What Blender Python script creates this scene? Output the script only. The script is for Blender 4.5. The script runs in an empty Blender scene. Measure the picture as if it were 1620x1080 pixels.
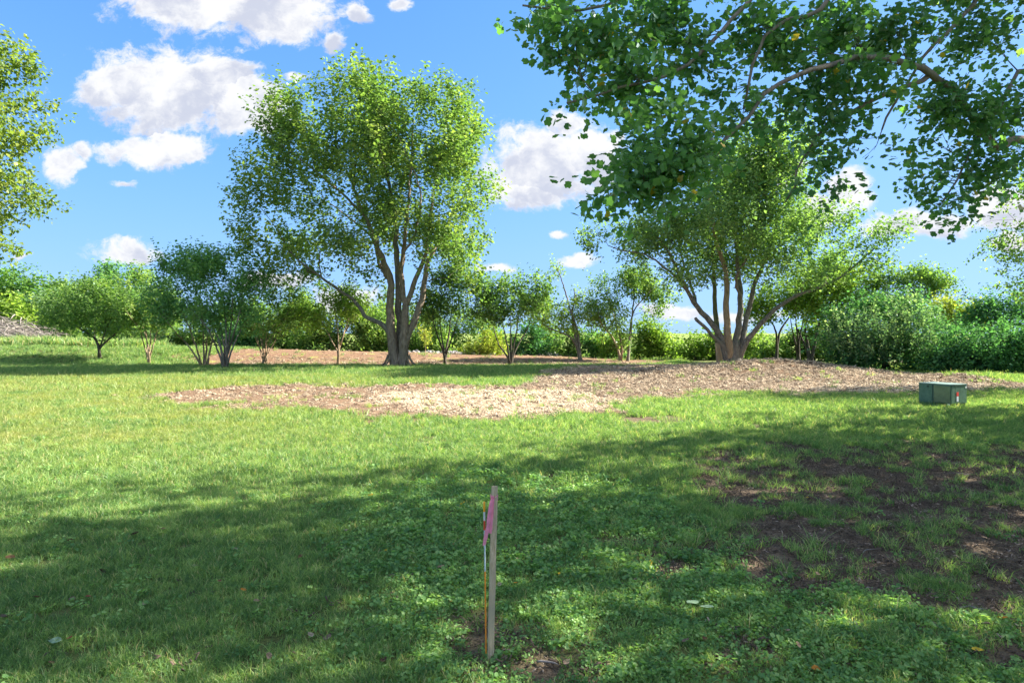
import bpy, bmesh, math, random
import numpy as np
from mathutils import Vector, Matrix
random.seed(7); RNG = np.random.default_rng(7)
C = bpy.context.scene
COL = C.collection

# ---------------------------------------------------------------- camera
HC = 2.0            # camera height in metres
F = 990.0           # focal length in photograph pixels (photograph 1620 wide, horizon row 527)
cd = bpy.data.cameras.new('camera'); cam = bpy.data.objects.new('camera', cd); COL.objects.link(cam)
cam.location = (0, 0, HC); cam.rotation_euler = (math.radians(90), 0, 0)
cd.sensor_width = 36; cd.lens = 22; cd.shift_y = -13/1620; cd.clip_end = 9000; cd.clip_start = .05
C.camera = cam
# ---------------------------------------------------------------- sun and sky
SUN_EL = math.radians(34); SUN_AZ = math.radians(73)      # clockwise from +Y
sd = bpy.data.lights.new('sun', 'SUN'); sd.energy = 3.1; sd.angle = math.radians(.55); sd.color = (1, .93, .80)
sun = bpy.data.objects.new('sun', sd); COL.objects.link(sun)
SV = Vector((math.sin(SUN_AZ)*math.cos(SUN_EL), math.cos(SUN_AZ)*math.cos(SUN_EL), math.sin(SUN_EL)))
sun.rotation_euler = SV.to_track_quat('Z', 'Y').to_euler()
C.view_settings.view_transform = 'Standard'; C.view_settings.look = 'None'
C.view_settings.exposure = 2.6; C.view_settings.gamma = 1
C.view_settings.use_curve_mapping = False
C.cycles.max_bounces = 12; C.cycles.diffuse_bounces = 9; C.cycles.transmission_bounces = 9
C.cycles.glossy_bounces = 2; C.cycles.use_denoising = True
C.cycles.sample_clamp_indirect = 6

def N(nt, typ, **kw):
    n = nt.nodes.new(typ)
    for k, v in kw.items():
        if k.startswith('i_'):
            key = k[2:]; n.inputs[int(key) if key.isdigit() else key].default_value = v
        else: setattr(n, k, v)
    return n
def math_(nt, op, a, b=None, c=None, clamp=False):
    n = nt.nodes.new('ShaderNodeMath'); n.operation = op; n.use_clamp = clamp
    for i, v in enumerate((a, b, c)):
        if v is None: continue
        if isinstance(v, (int, float)): n.inputs[i].default_value = v
        else: nt.links.new(v, n.inputs[i])
    return n.outputs[0]
def mixc(nt, f, a, b, mode='MIX'):
    n = nt.nodes.new('ShaderNodeMix'); n.data_type = 'RGBA'; n.blend_type = mode
    for i, v in ((0, f), (6, a), (7, b)):
        if isinstance(v, (int, float)): n.inputs[i].default_value = v
        elif isinstance(v, tuple): n.inputs[i].default_value = (*v, 1) if len(v) == 3 else v
        else: nt.links.new(v, n.inputs[i])
    return n.outputs[2]
def smooth(nt, v, lo, hi):
    n = nt.nodes.new('ShaderNodeMapRange'); n.interpolation_type = 'SMOOTHSTEP'
    nt.links.new(v, n.inputs[0]); n.inputs[1].default_value = lo; n.inputs[2].default_value = hi
    return n.outputs[0]

def make_world():
    w = bpy.data.worlds.new('World'); C.world = w; w.use_nodes = True
    nt = w.node_tree; nt.nodes.clear(); L = nt.links.new
    out = nt.nodes.new('ShaderNodeOutputWorld'); bg = nt.nodes.new('ShaderNodeBackground')
    sky = nt.nodes.new('ShaderNodeTexSky'); sky.sky_type = 'NISHITA'; sky.sun_disc = False
    sky.sun_elevation = SUN_EL; sky.sun_rotation = SUN_AZ; sky.air_density = 1.0; sky.dust_density = .3; sky.ozone_density = 3.2
    bg.inputs[1].default_value = .15
    tc = nt.nodes.new('ShaderNodeTexCoord')
    sep = nt.nodes.new('ShaderNodeSeparateXYZ'); L(tc.outputs['Generated'], sep.inputs[0])
    x, y, z = sep.outputs
    # clouds: direction on the sky, as slopes towards the north side
    yc = math_(nt, 'MAXIMUM', y, .08)
    u = math_(nt, 'DIVIDE', x, yc); v = math_(nt, 'DIVIDE', z, yc)
    uv = nt.nodes.new('ShaderNodeCombineXYZ'); L(u, uv.inputs[0]); L(v, uv.inputs[1])
    def noise(vec, scale, det, rough=.55, off=(0, 0, 0), stretch=(1, 1, 1)):
        m = N(nt, 'ShaderNodeMapping'); L(vec, m.inputs[0]); m.inputs[1].default_value = off; m.inputs[3].default_value = stretch
        n = N(nt, 'ShaderNodeTexNoise', i_Scale=scale, i_Detail=det, i_Roughness=rough); L(m.outputs[0], n.inputs['Vector']); return n
    w1 = noise(uv.outputs[0], 9, 6, .6, stretch=(1, 1.35, 1))
    wsub = N(nt, 'ShaderNodeVectorMath', operation='SUBTRACT', i_1=(.5, .5, .5)); L(w1.outputs['Color'], wsub.inputs[0])
    wsc = N(nt, 'ShaderNodeVectorMath', operation='SCALE'); wsc.inputs['Scale'].default_value = .055; L(wsub.outputs[0], wsc.inputs[0])
    uvw = N(nt, 'ShaderNodeVectorMath', operation='ADD'); L(uv.outputs[0], uvw.inputs[0]); L(wsc.outputs[0], uvw.inputs[1])
    clouds = [(350, 4, 175, 58), (460, 26, 100, 48), (270, 140, 165, 68), (190, 140, 90, 42), (390, 165, 75, 48), (330, 120, 90, 36), (225, 238, 95, 26), (285, 232, 66, 32), (98, 262, 36, 34), (128, 240, 18, 22),
              (196, 398, 72, 19), (215, 393, 45, 22), (862, 262, 115, 62), (925, 245, 75, 55), (895, 200, 42, 32), (830, 305, 70, 32), (785, 425, 42, 14), (915, 413, 36, 12),
              (1345, 300, 44, 34), (1295, 330, 60, 28), (1465, 352, 100, 24), (1590, 330, 60, 40), (1595, 385, 45, 20), (1225, 270, 60, 30), (875, 371, 18, 7),
              (570, 22, 26, 22), (530, 66, 22, 16), (465, 130, 20, 10), (635, 6, 22, 12), (40, 412, 24, 6), (196, 287, 24, 9), (545, 470, 60, 22), (430, 440, 60, 16), (1060, 490, 60, 14), (1180, 500, 90, 10)]
    Q = None; R = None
    for (cx, cy, rx, ry) in clouds:
        rx *= 1.08; ry *= 1.12
        m = N(nt, 'ShaderNodeVectorMath', operation='MULTIPLY_ADD')
        sx, sy = F/rx, F/ry; u0, v0 = (cx-810)/F, (527-cy)/F
        m.inputs[1].default_value = (sx, sy, 0); m.inputs[2].default_value = (-u0*sx, -v0*sy, 0); L(uvw.outputs[0], m.inputs[0])
        ln = N(nt, 'ShaderNodeVectorMath', operation='LENGTH'); L(m.outputs[0], ln.inputs[0])
        q = math_(nt, 'SUBTRACT', 1, ln.outputs['Value'])
        wgt = min(1.0, .45 + ry/70)
        q = math_(nt, 'MULTIPLY', q, wgt)
        s2 = N(nt, 'ShaderNodeSeparateXYZ'); L(m.outputs[0], s2.inputs[0]); rel = s2.outputs[1]
        if Q is None: Q, R = q, rel
        else:
            g = math_(nt, 'GREATER_THAN', q, Q)
            mx = N(nt, 'ShaderNodeMix'); L(g, mx.inputs[0]); L(R, mx.inputs[2]); L(rel, mx.inputs[3]); R = mx.outputs[0]
            Q = math_(nt, 'MAXIMUM', Q, q)
    n2 = noise(uvw.outputs[0], 15, 12, .68, stretch=(1, 1.3, 1))
    dens = math_(nt, 'ADD', Q, math_(nt, 'MULTIPLY', math_(nt, 'SUBTRACT', n2.outputs['Fac'], .53), 2.0))
    a_front = smooth(nt, dens, -.05, .36)
    # other directions: unseen clouds, cover thickened past the visible sky to brighten shade
    g3 = noise(tc.outputs['Generated'], 3.2, 7, .58, stretch=(1, 1, 2.6))
    a_else = smooth(nt, g3.outputs['Fac'], .44, .58)
    side = smooth(nt, y, .52, .36)
    hz = smooth(nt, z, .02, .12)
    a_else = math_(nt, 'MULTIPLY', math_(nt, 'MULTIPLY', a_else, side), hz)
    alpha = math_(nt, 'MAXIMUM', math_(nt, 'MULTIPLY', a_front, smooth(nt, y, .2, .4)), a_else, clamp=True)
    # billow shading of the clouds themselves: brighter tops, greyer bases
    n3 = noise(uvw.outputs[0], 11, 6, .6, off=(.03, -.05, .3), stretch=(1, 1.3, 1))
    n4 = noise(uvw.outputs[0], 11, 6, .6, off=(-.012, -.03, .3), stretch=(1, 1.3, 1))
    rl = math_(nt, 'SUBTRACT', n4.outputs['Fac'], n3.outputs['Fac'])
    lit = math_(nt, 'ADD', math_(nt, 'MULTIPLY', rl, 3.2), math_(nt, 'MULTIPLY', R, .42))
    thick = smooth(nt, dens, .05, .6)
    lit = math_(nt, 'SUBTRACT', math_(nt, 'ADD', lit, .90), math_(nt, 'MULTIPLY', thick, .42))
    lit = smooth(nt, lit, -.05, .9)
    cc = mixc(nt, lit, (.74, .78, .92), (1.13, 1.13, 1.14))
    # sky blue deepened a little, paler towards the horizon
    sk = nt.nodes.new('ShaderNodeSeparateColor'); L(sky.outputs[0], sk.inputs[0]); ch = []
    for i, (g_, lim) in enumerate(((.185, .52), (.315, .82), (.45, 1.46))):
        c_ = math_(nt, 'MULTIPLY', sk.outputs[i], g_); r_ = math_(nt, 'DIVIDE', c_, lim)
        ch.append(math_(nt, 'ADD', math_(nt, 'DIVIDE', c_, math_(nt, 'SQRT', math_(nt, 'ADD', math_(nt, 'MULTIPLY', r_, r_), 1))), math_(nt, 'MULTIPLY', c_, .05)))
    cb = nt.nodes.new('ShaderNodeCombineColor')
    for i in range(3): L(ch[i], cb.inputs[i])
    skyc = cb.outputs[0]
    fin = mixc(nt, math_(nt, 'MULTIPLY', alpha, .97), skyc, cc)
    L(fin, bg.inputs[0]); L(bg.outputs[0], out.inputs[0])
make_world()

# ---------------------------------------------------------------- helpers
def tag(o, label=None, cat=None, group=None, kind=None):
    if label: o['label'] = label
    if cat: o['category'] = cat
    if group: o['group'] = group
    if kind: o['kind'] = kind
    return o
def empty(name, loc, label, cat, group=None):
    o = bpy.data.objects.new(name, None); COL.objects.link(o); o.location = loc; o.empty_display_size = .3
    return tag(o, label, cat, group)
def link(name, me, mat=None, parent=None, loc=None):
    o = bpy.data.objects.new(name, me); COL.objects.link(o)
    if mat is not None and not me.materials: me.materials.append(mat)
    if parent is not None:
        o.parent = parent
        if loc is None: o.matrix_parent_inverse = Matrix.Translation(-Vector(parent.location))
    if loc is not None: o.location = loc
    return o
def mesh_np(name, V, Fc, tint=None, smooth_=False, attrs=None):
    """V (n,3) float, Fc (m,k) int with k 3 or 4"""
    V = np.asarray(V, dtype=np.float32); Fc = np.asarray(Fc, dtype=np.int32); k = Fc.shape[1]
    me = bpy.data.meshes.new(name); me.vertices.add(len(V)); me.vertices.foreach_set('co', V.ravel())
    me.loops.add(Fc.size); me.loops.foreach_set('vertex_index', Fc.ravel())
    me.polygons.add(len(Fc)); me.polygons.foreach_set('loop_start', np.arange(0, Fc.size, k, dtype=np.int32))
    if smooth_: me.polygons.foreach_set('use_smooth', np.ones(len(Fc), dtype=bool))
    me.update(calc_edges=True)
    if tint is not None:
        a = me.attributes.new('tint', 'FLOAT', 'FACE'); a.data.foreach_set('value', np.asarray(tint, dtype=np.float32))
    for nm, arr in (attrs or {}).items():
        a = me.attributes.new(nm, 'FLOAT', 'POINT'); a.data.foreach_set('value', np.asarray(arr, dtype=np.float32))
    return me
def hash2(ix, iy, s):
    n = (ix*374761393 + iy*668265263 + s*974634777) & 0x7fffffff
    n = ((n ^ (n >> 13))*1274126177) & 0x7fffffff
    return ((n ^ (n >> 16)) & 0xffff)/65535.0
def vn(x, y, sc, s=0):
    """value noise 0..1"""
    x = np.asarray(x, float)/sc; y = np.asarray(y, float)/sc
    ix = np.floor(x).astype(np.int64); iy = np.floor(y).astype(np.int64); fx = x-ix; fy = y-iy
    fx = fx*fx*(3-2*fx); fy = fy*fy*(3-2*fy)
    a = hash2(ix, iy, s); b = hash2(ix+1, iy, s); c = hash2(ix, iy+1, s); d = hash2(ix+1, iy+1, s)
    return (a*(1-fx)+b*fx)*(1-fy) + (c*(1-fx)+d*fx)*fy
def fbm(x, y, sc, oc=4, s=0):
    t = 0; a = .5; tot = 0
    for i in range(oc): t = t + a*vn(x, y, sc/2**i, s+i*17); tot += a; a *= .5
    return t/tot
def sst(v, lo, hi):
    t = np.clip((v-lo)/(hi-lo), 0, 1); return t*t*(3-2*t)
def gp(px, py):
    d = HC*F/(py-527.0); return ((px-810)*d/F, d)
def W(px, py, d):
    return Vector(((px-810)*d/F, d, HC-(py-527)*d/F))
def sdpoly(x, y, P):
    P = np.asarray(P, float); n = len(P); dmin = np.full(x.shape, 1e9); ins = np.zeros(x.shape, bool)
    for i in range(n):
        ax, ay = P[i]; bx, by = P[(i+1) % n]
        ex, ey = bx-ax, by-ay; wx, wy = x-ax, y-ay
        t = np.clip((wx*ex+wy*ey)/(ex*ex+ey*ey+1e-9), 0, 1)
        dmin = np.minimum(dmin, (wx-ex*t)**2+(wy-ey*t)**2)
        c = ((ay > y) != (by > y)) & (x < (bx-ax)*(y-ay)/(by-ay+1e-12)+ax); ins ^= c
    d = np.sqrt(dmin); return np.where(ins, d, -d)      # positive inside

# ---------------------------------------------------------------- lie of the land
def H(x, y):
    x = np.asarray(x, float); y = np.asarray(y, float)
    h = .03*(fbm(x, y, 2.5, 3, 5)-.5)
    # long low bank behind the lawn
    top = np.interp(x, [-46, -38, -33, -20, -8, 4, 9], [.0, .75, .95, .85, .55, .22, 0])
    prof = sst(y, 39, 44.5)*(1-sst(y, 47, 55))
    h = h + top*prof*(1+.12*(fbm(x, y, 3, 3, 9)-.5))
    # rise under the brush pile, far left
    h = h + .9*np.exp(-((x+44)/9)**2-((y-50)/7)**2)
    # mulch heap on the right
    mh = .62*np.exp(-((x-12.6)/4.2)**2-((y-30)/2.6)**2) + .22*np.exp(-((x-19.5)/2.6)**2-((y-26.0)/1.5)**2) + .12*np.exp(-((x-6)/6)**2-((y-33)/4)**2)
    mh = mh + .07*np.exp(-((x+1.4)/1.2)**2-((y-19)/.8)**2)
    m = mulch_mask(x, y)
    return h + mh + m*(.05 + .13*(fbm(x, y, .9, 4, 21)-.45)) + dirt_mask(x, y)*(-.015+.03*(fbm(x, y, .25, 3, 31)-.5))
M_POLY = [gp(*p) for p in [(222, 626), (300, 614), (400, 611), (520, 612), (640, 610), (780, 611), (835, 606), (850, 598), (862, 590), (880, 586), (930, 584), (1050, 579), (1180, 575.5),
          (1330, 579), (1360, 594), (1450, 596), (1560, 605), (1660, 612), (1660, 621), (1540, 626), (1440, 625), (1300, 627), (1110, 628), (1060, 634), (1010, 644), (985, 656), (900, 661), (760, 668), (660, 664), (560, 662), (420, 652), (260, 641)]]
BERM_POLY = [(-20.5, 38.6), (-10, 38.4), (0, 37.3), (9, 38.5), (12, 46), (0, 50), (-14, 50), (-19, 48), (-23, 44), (-22, 40)]
P_POLY = [gp(*p) for p in [(590, 625), (700, 620), (850, 622), (950, 630), (1010, 640), (960, 652), (860, 658), (760, 662), (640, 655), (580, 642)]]
P2_POLY = [gp(*p) for p in [(1250, 612), (1340, 612), (1500, 613), (1640, 612), (1640, 621), (1480, 626), (1250, 626)]]
D_POLYS = [[gp(*p) for p in Q] for Q in [
    [(1060, 760), (1090, 725), (1240, 700), (1440, 703), (1560, 712), (1760, 720), (1760, 990), (1600, 965), (1480, 955), (1400, 925), (1270, 905), (1150, 860), (1085, 810)],
    [(925, 852), (960, 846), (1050, 852), (1085, 862), (1040, 878), (970, 876)], [(1028, 893), (1080, 890), (1095, 900), (1060, 912), (1035, 908)],
    [(728, 985), (760, 968), (800, 985), (790, 1030), (745, 1040), (720, 1010)], [(835, 1025), (900, 1035), (960, 1075), (880, 1085), (820, 1060)],
    [(1540, 1000), (1640, 985), (1700, 1060), (1600, 1070), (1530, 1040)], [(1250, 965), (1300, 955), (1360, 975), (1330, 992), (1270, 990)],
    [(985, 658), (1090, 658), (1110, 668), (1050, 674), (960, 668)], [(1160, 1015), (1210, 1005), (1240, 1030), (1190, 1045)]]]
PATH_POLY = [(-50, 40.5), (-38, 42), (-31.5, 45.5), (-31.5, 46.6), (-38, 43.8), (-50, 42.8)]
DRY_POLY = [gp(*p) for p in [(-60, 608), (120, 606), (330, 640), (560, 670), (650, 690), (420, 735), (200, 770), (-80, 770)]]
def wob(x, y, a=1.0):
    return a*((fbm(x, y, 1.6, 4, 41)-.5)*1.7 + (vn(x, y, .12, 43)-.5)*.35)
def mulch_mask(x, y):
    return sst(sdpoly(x, y, M_POLY) + wob(x, y, 1.5) + (fbm(x, y, .45, 3, 47)-.5)*1.1, -.15, .45)
def berm_mask(x, y):
    return sst(sdpoly(x, y, BERM_POLY) + wob(x, y, 1.5), -.2, .5)
def pale_mask(x, y):
    return np.maximum(sst(sdpoly(x, y, P_POLY)+wob(x, y, 1.4), -.5, .7), .6*sst(sdpoly(x, y, P2_POLY)+wob(x, y, 1.2), -.4, .6))
def dirt_mask(x, y):
    d = np.zeros(np.shape(x))
    for i, P in enumerate(D_POLYS):
        k = .95 if i == 0 else .28
        m = sst(sdpoly(x, y, P) + k*((fbm(x, y, .7, 4, 51)-.5)*2.4), -.15, .30)
        if i == 0: m = m*sst(fbm(x, y, .55, 4, 61)+.05*vn(x, y, .1, 3)+.16*sst(x, 2.2, 5.5), .28, .46)
        d = np.maximum(d, m)
    d = np.maximum(d, .8*sst(fbm(x, y, .5, 3, 71), .74, .79)*sst(x+.3*y, 1, 3))
    return d

# ---------------------------------------------------------------- materials
MAT = {}
def foliage_mat(name, dark, mid, bright, autumn=None, gloss=.07, trans=.5):
    m = bpy.data.materials.new(name); m.use_nodes = True; nt = m.node_tree; nt.nodes.clear(); L = nt.links.new
    out = nt.nodes.new('ShaderNodeOutputMaterial')
    at = N(nt, 'ShaderNodeAttribute', attribute_name='tint')
    oi = nt.nodes.new('ShaderNodeObjectInfo')
    geo = nt.nodes.new('ShaderNodeNewGeometry')
    nz = N(nt, 'ShaderNodeTexNoise', i_Scale=.8, i_Detail=3.0); L(geo.outputs['Position'], nz.inputs['Vector'])
    f = math_(nt, 'ADD', math_(nt, 'MULTIPLY', at.outputs['Fac'], .75), math_(nt, 'MULTIPLY', math_(nt, 'SUBTRACT', nz.outputs['Fac'], .5), .8))
    f = math_(nt, 'ADD', f, math_(nt, 'MULTIPLY', math_(nt, 'SUBTRACT', oi.outputs['Random'], .5), .12))
    cr = nt.nodes.new('ShaderNodeValToRGB'); e = cr.color_ramp.elements
    e[0].position = 0; e[0].color = (*dark, 1); e[1].position = .42; e[1].color = (*mid, 1)
    x = e.new(.76); x.color = (*bright, 1)
    L(f, cr.inputs[0]); col = cr.outputs[0]
    if autumn: col = mixc(nt, math_(nt, 'GREATER_THAN', at.outputs['Fac'], .985), col, autumn)
    d = nt.nodes.new('ShaderNodeBsdfDiffuse'); L(col, d.inputs[0])
    t = nt.nodes.new('ShaderNodeBsdfTranslucent'); tcx = mixc(nt, 1.0, col, (1.25, 1.45, .60), 'MULTIPLY'); L(tcx, t.inputs[0])
    mx = N(nt, 'ShaderNodeMixShader', i_0=trans); L(d.outputs[0], mx.inputs[1]); L(t.outputs[0], mx.inputs[2])
    g = nt.nodes.new('ShaderNodeBsdfGlossy'); g.inputs['Roughness'].default_value = .6; g.inputs[0].default_value = (.55, .65, .7, 1)
    fr = N(nt, 'ShaderNodeLayerWeight', i_Blend=.25)
    mg = nt.nodes.new('ShaderNodeMixShader'); L(math_(nt, 'MULTIPLY', fr.outputs['Fresnel'], gloss*2.2), mg.inputs[0]); L(mx.outputs[0], mg.inputs[1]); L(g.outputs[0], mg.inputs[2])
    L(mg.outputs[0], out.inputs[0]); return m
def bark_mat(name, c1, c2, scale=6., bump=.5, stretch=4.):
    m = bpy.data.materials.new(name); m.use_nodes = True; nt = m.node_tree; L = nt.links.new; b = nt.nodes['Principled BSDF']
    tc = nt.nodes.new('ShaderNodeTexCoord'); mp = nt.nodes.new('ShaderNodeMapping'); mp.inputs[3].default_value = (stretch, stretch, 1); L(tc.outputs['Object'], mp.inputs[0])
    nz = N(nt, 'ShaderNodeTexNoise', i_Scale=scale, i_Detail=8.0, i_Roughness=.7); L(mp.outputs[0], nz.inputs['Vector'])
    n2 = N(nt, 'ShaderNodeTexNoise', i_Scale=1.3, i_Detail=3.0); L(tc.outputs['Object'], n2.inputs['Vector'])
    f = smooth(nt, nz.outputs['Fac'], .35, .68)
    col = mixc(nt, f, c1, c2); col = mixc(nt, smooth(nt, n2.outputs['Fac'], .5, .72), col, tuple(v*.72 for v in c2))
    L(col, b.inputs['Base Color']); b.inputs['Roughness'].default_value = .9; b.inputs['Specular IOR Level'].default_value = .2
    bp = N(nt, 'ShaderNodeBump', i_Strength=bump, i_Distance=.03); L(nz.outputs['Fac'], bp.inputs['Height']); L(bp.outputs[0], b.inputs['Normal'])
    return m
def plain_mat(name, col, rough=.6, var=.15, scale=20., metal=0., spec=.4, bump=0.):
    m = bpy.data.materials.new(name); m.use_nodes = True; nt = m.node_tree; L = nt.links.new; b = nt.nodes['Principled BSDF']
    tc = nt.nodes.new('ShaderNodeTexCoord'); nz = N(nt, 'ShaderNodeTexNoise', i_Scale=scale, i_Detail=6.0, i_Roughness=.65); L(tc.outputs['Object'], nz.inputs['Vector'])
    f = smooth(nt, nz.outputs['Fac'], .3, .7)
    c = mixc(nt, f, tuple(v*(1-var) for v in col), tuple(min(1, v*(1+var)) for v in col)); L(c, b.inputs['Base Color'])
    b.inputs['Roughness'].default_value = rough; b.inputs['Metallic'].default_value = metal; b.inputs['Specular IOR Level'].default_value = spec
    if bump:
        bp = N(nt, 'ShaderNodeBump', i_Strength=bump, i_Distance=.01); L(nz.outputs['Fac'], bp.inputs['Height']); L(bp.outputs[0], b.inputs['Normal'])
    return m
def thin_mat(name, col, var=.25, trans=.3):
    m = bpy.data.materials.new(name); m.use_nodes = True; nt = m.node_tree; nt.nodes.clear(); L = nt.links.new
    out = nt.nodes.new('ShaderNodeOutputMaterial'); tc = nt.nodes.new('ShaderNodeTexCoord')
    nz = N(nt, 'ShaderNodeTexNoise', i_Scale=30., i_Detail=4.0); L(tc.outputs['Object'], nz.inputs['Vector'])
    c = mixc(nt, smooth(nt, nz.outputs['Fac'], .35, .65), tuple(v*(1-var) for v in col), tuple(min(1, v*(1+var)) for v in col))
    d = nt.nodes.new('ShaderNodeBsdfDiffuse'); t = nt.nodes.new('ShaderNodeBsdfTranslucent'); L(c, d.inputs[0]); L(c, t.inputs[0])
    mx = N(nt, 'ShaderNodeMixShader', i_0=trans); L(d.outputs[0], mx.inputs[1]); L(t.outputs[0], mx.inputs[2]); L(mx.outputs[0], out.inputs[0]); return m

FM = {
 'maple': foliage_mat('maple_leaf', (.09, .17, .06), (.20, .30, .09), (.37, .43, .14)),
 'right': foliage_mat('spreading_leaf', (.11, .19, .075), (.24, .37, .13), (.42, .53, .19)),
 'dark': foliage_mat('dark_leaf', (.10, .22, .10), (.19, .36, .14), (.31, .45, .17)),
 'mid': foliage_mat('green_leaf', (.10, .19, .07), (.21, .33, .10), (.37, .45, .14)),
 'lime': foliage_mat('lime_leaf', (.13, .22, .05), (.28, .40, .08), (.44, .52, .13)),
 'yellow': foliage_mat('yellow_leaf', (.20, .26, .05), (.38, .42, .08), (.54, .52, .14)),
 'silver': foliage_mat('silver_leaf', (.10, .20, .12), (.24, .35, .20), (.46, .50, .32)),
 'blue': foliage_mat('bluegreen_leaf', (.06, .16, .075), (.11, .26, .11), (.20, .36, .15)),
 'tulip': foliage_mat('tulip_leaf', (.08, .19, .08), (.14, .29, .10), (.24, .42, .12), autumn=(.60, .40, .05), gloss=.14, trans=.55),
 'edge': foliage_mat('olive_leaf', (.11, .18, .05), (.24, .31, .07), (.38, .42, .10)),
 'wood': foliage_mat('woodland_leaf', (.07, .17, .055), (.17, .31, .08), (.30, .42, .10)),
}
BK = {
 'maple': bark_mat('maple_bark', (0.128, 0.096, 0.072), (0.336, 0.272, 0.216), 3.2, .9, 3.),
 'grey': bark_mat('grey_bark', (0.096, 0.088, 0.076), (0.272, 0.248, 0.216), 4., .9, 3.),
 'dark': bark_mat('dark_bark', (0.040, 0.034, 0.028), (0.120, 0.104, 0.084)),
 'tan': bark_mat('tan_bark', (0.208, 0.144, 0.088), (0.416, 0.320, 0.216), 4., .4),
 'twig': bark_mat('twig_bark', (0.080, 0.068, 0.048), (0.184, 0.160, 0.120)),
 'peeled': bark_mat('peeled_bark', (0.400, 0.264, 0.160), (0.528, 0.384, 0.256), 4., .3),
 'dead': bark_mat('dead_wood', (0.176, 0.152, 0.136), (0.400, 0.360, 0.328)),
 'moss': bark_mat('mossy_bark', (0.080, 0.088, 0.040), (0.208, 0.208, 0.112)),
 'tulip': bark_mat('tulip_bark', (0.136, 0.112, 0.088), (0.320, 0.272, 0.216), 8., .6),
}

# ---------------------------------------------------------------- ground sheet
def axis(segs):
    out = []
    for a, b, n in segs: out += list(np.linspace(a, b, n, endpoint=False))
    out.append(segs[-1][1]); return np.array(out)
def build_ground():
    xs = axis([(-4000, -400, 8), (-400, -60, 14), (-60, -24, 60), (-24, 24, 330), (24, 50, 40), (50, 400, 14), (400, 4000, 8)])
    ys = axis([(-60, -4, 10), (-4, 2.2, 12), (2.2, 9, 110), (9, 20, 110), (20, 37, 120), (37, 56, 75), (56, 120, 24), (120, 500, 16), (500, 6000, 14)])
    X, Y = np.meshgrid(xs, ys); x = X.ravel(); y = Y.ravel(); z = H(x, y)
    nx, ny = len(xs), len(ys); i = np.arange(nx*ny).reshape(ny, nx)
    Fc = np.stack([i[:-1, :-1].ravel(), i[:-1, 1:].ravel(), i[1:, 1:].ravel(), i[1:, :-1].ravel()], 1)
    A = dict(mulch=mulch_mask(x, y), pale=pale_mask(x, y), dirt=dirt_mask(x, y), berm=berm_mask(x, y),
             path=sst(sdpoly(x, y, PATH_POLY)+wob(x, y), -.2, .5), dry=sst(sdpoly(x, y, DRY_POLY)+2*wob(x, y), -1.5, 2.))
    me = mesh_np('ground', np.stack([x, y, z], 1), Fc, smooth_=True, attrs=A)
    m = bpy.data.materials.new('ground_soil_and_turf'); m.use_nodes = True; nt = m.node_tree; L = nt.links.new; b = nt.nodes['Principled BSDF']
    geo = nt.nodes.new('ShaderNodeNewGeometry'); P = geo.outputs['Position']
    def nz(scale, det=6., rough=.6):
        n = N(nt, 'ShaderNodeTexNoise', i_Scale=scale, i_Detail=det, i_Roughness=rough); L(P, n.inputs['Vector']); return n.outputs['Fac']
    def at(nm): return N(nt, 'ShaderNodeAttribute', attribute_name=nm).outputs['Fac']
    nA, nB, nC, nD = nz(1.1), nz(9., 8., .7), nz(45., 5., .7), nz(.25, 5.)
    turf = mixc(nt, smooth(nt, nC, .35, .65), (.045, .06, .02), (.13, .16, .045))
    turf = mixc(nt, smooth(nt, nA, .4, .65), turf, (.15, .17, .06))
    turf = mixc(nt, math_(nt, 'MULTIPLY', at('dry'), .5), turf, (.30, .26, .11))
    # beyond the bank: open crop field, lighter with distance bands of its own planting
    sp = nt.nodes.new('ShaderNodeSeparateXYZ'); L(P, sp.inputs[0])
    nf = nz(.02, 4.)
    field = mixc(nt, smooth(nt, nf, .35, .65), (.16, .23, .05), (.27, .33, .09))
    turf = mixc(nt, smooth(nt, sp.outputs[1], 52, 66), turf, field)
    path = mixc(nt, smooth(nt, nB, .3, .7), (.20, .17, .12), (.34, .29, .22))
    turf = mixc(nt, at('path'), turf, path)
    berm = mixc(nt, smooth(nt, nB, .35, .65), (.14, .08, .048), (.32, .20, .13))
    berm = mixc(nt, smooth(nt, nA, .55, .68), berm, (.30, .27, .09))
    turf = mixc(nt, at('berm'), turf, berm)
    mul = mixc(nt, smooth(nt, nC, .35, .62), (.08, .048, .028), (.30, .20, .13))
    mul = mixc(nt, smooth(nt, nB, .42, .62), mul, (.19, .12, .075))
    mul = mixc(nt, math_(nt, 'MULTIPLY', at('pale'), .7), mul, (.42, .32, .22))
    turf = mixc(nt, at('mulch'), turf, mul)
    dirt = mixc(nt, smooth(nt, nC, .35, .68), (.062, .044, .030), (.23, .17, .115))
    dirt = mixc(nt, smooth(nt, nA, .45, .7), dirt, (.22, .16, .105))
    turf = mixc(nt, at('dirt'), turf, dirt)
    L(turf, b.inputs['Base Color']); b.inputs['Roughness'].default_value = .95; b.inputs['Specular IOR Level'].default_value = .12
    bp = N(nt, 'ShaderNodeBump', i_Strength=.8, i_Distance=.03); L(math_(nt, 'ADD', nB, math_(nt, 'MULTIPLY', nC, .5)), bp.inputs['Height']); L(bp.outputs[0], b.inputs['Normal'])
    o = link('ground', me, m); o['kind'] = 'structure'
build_ground()

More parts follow.
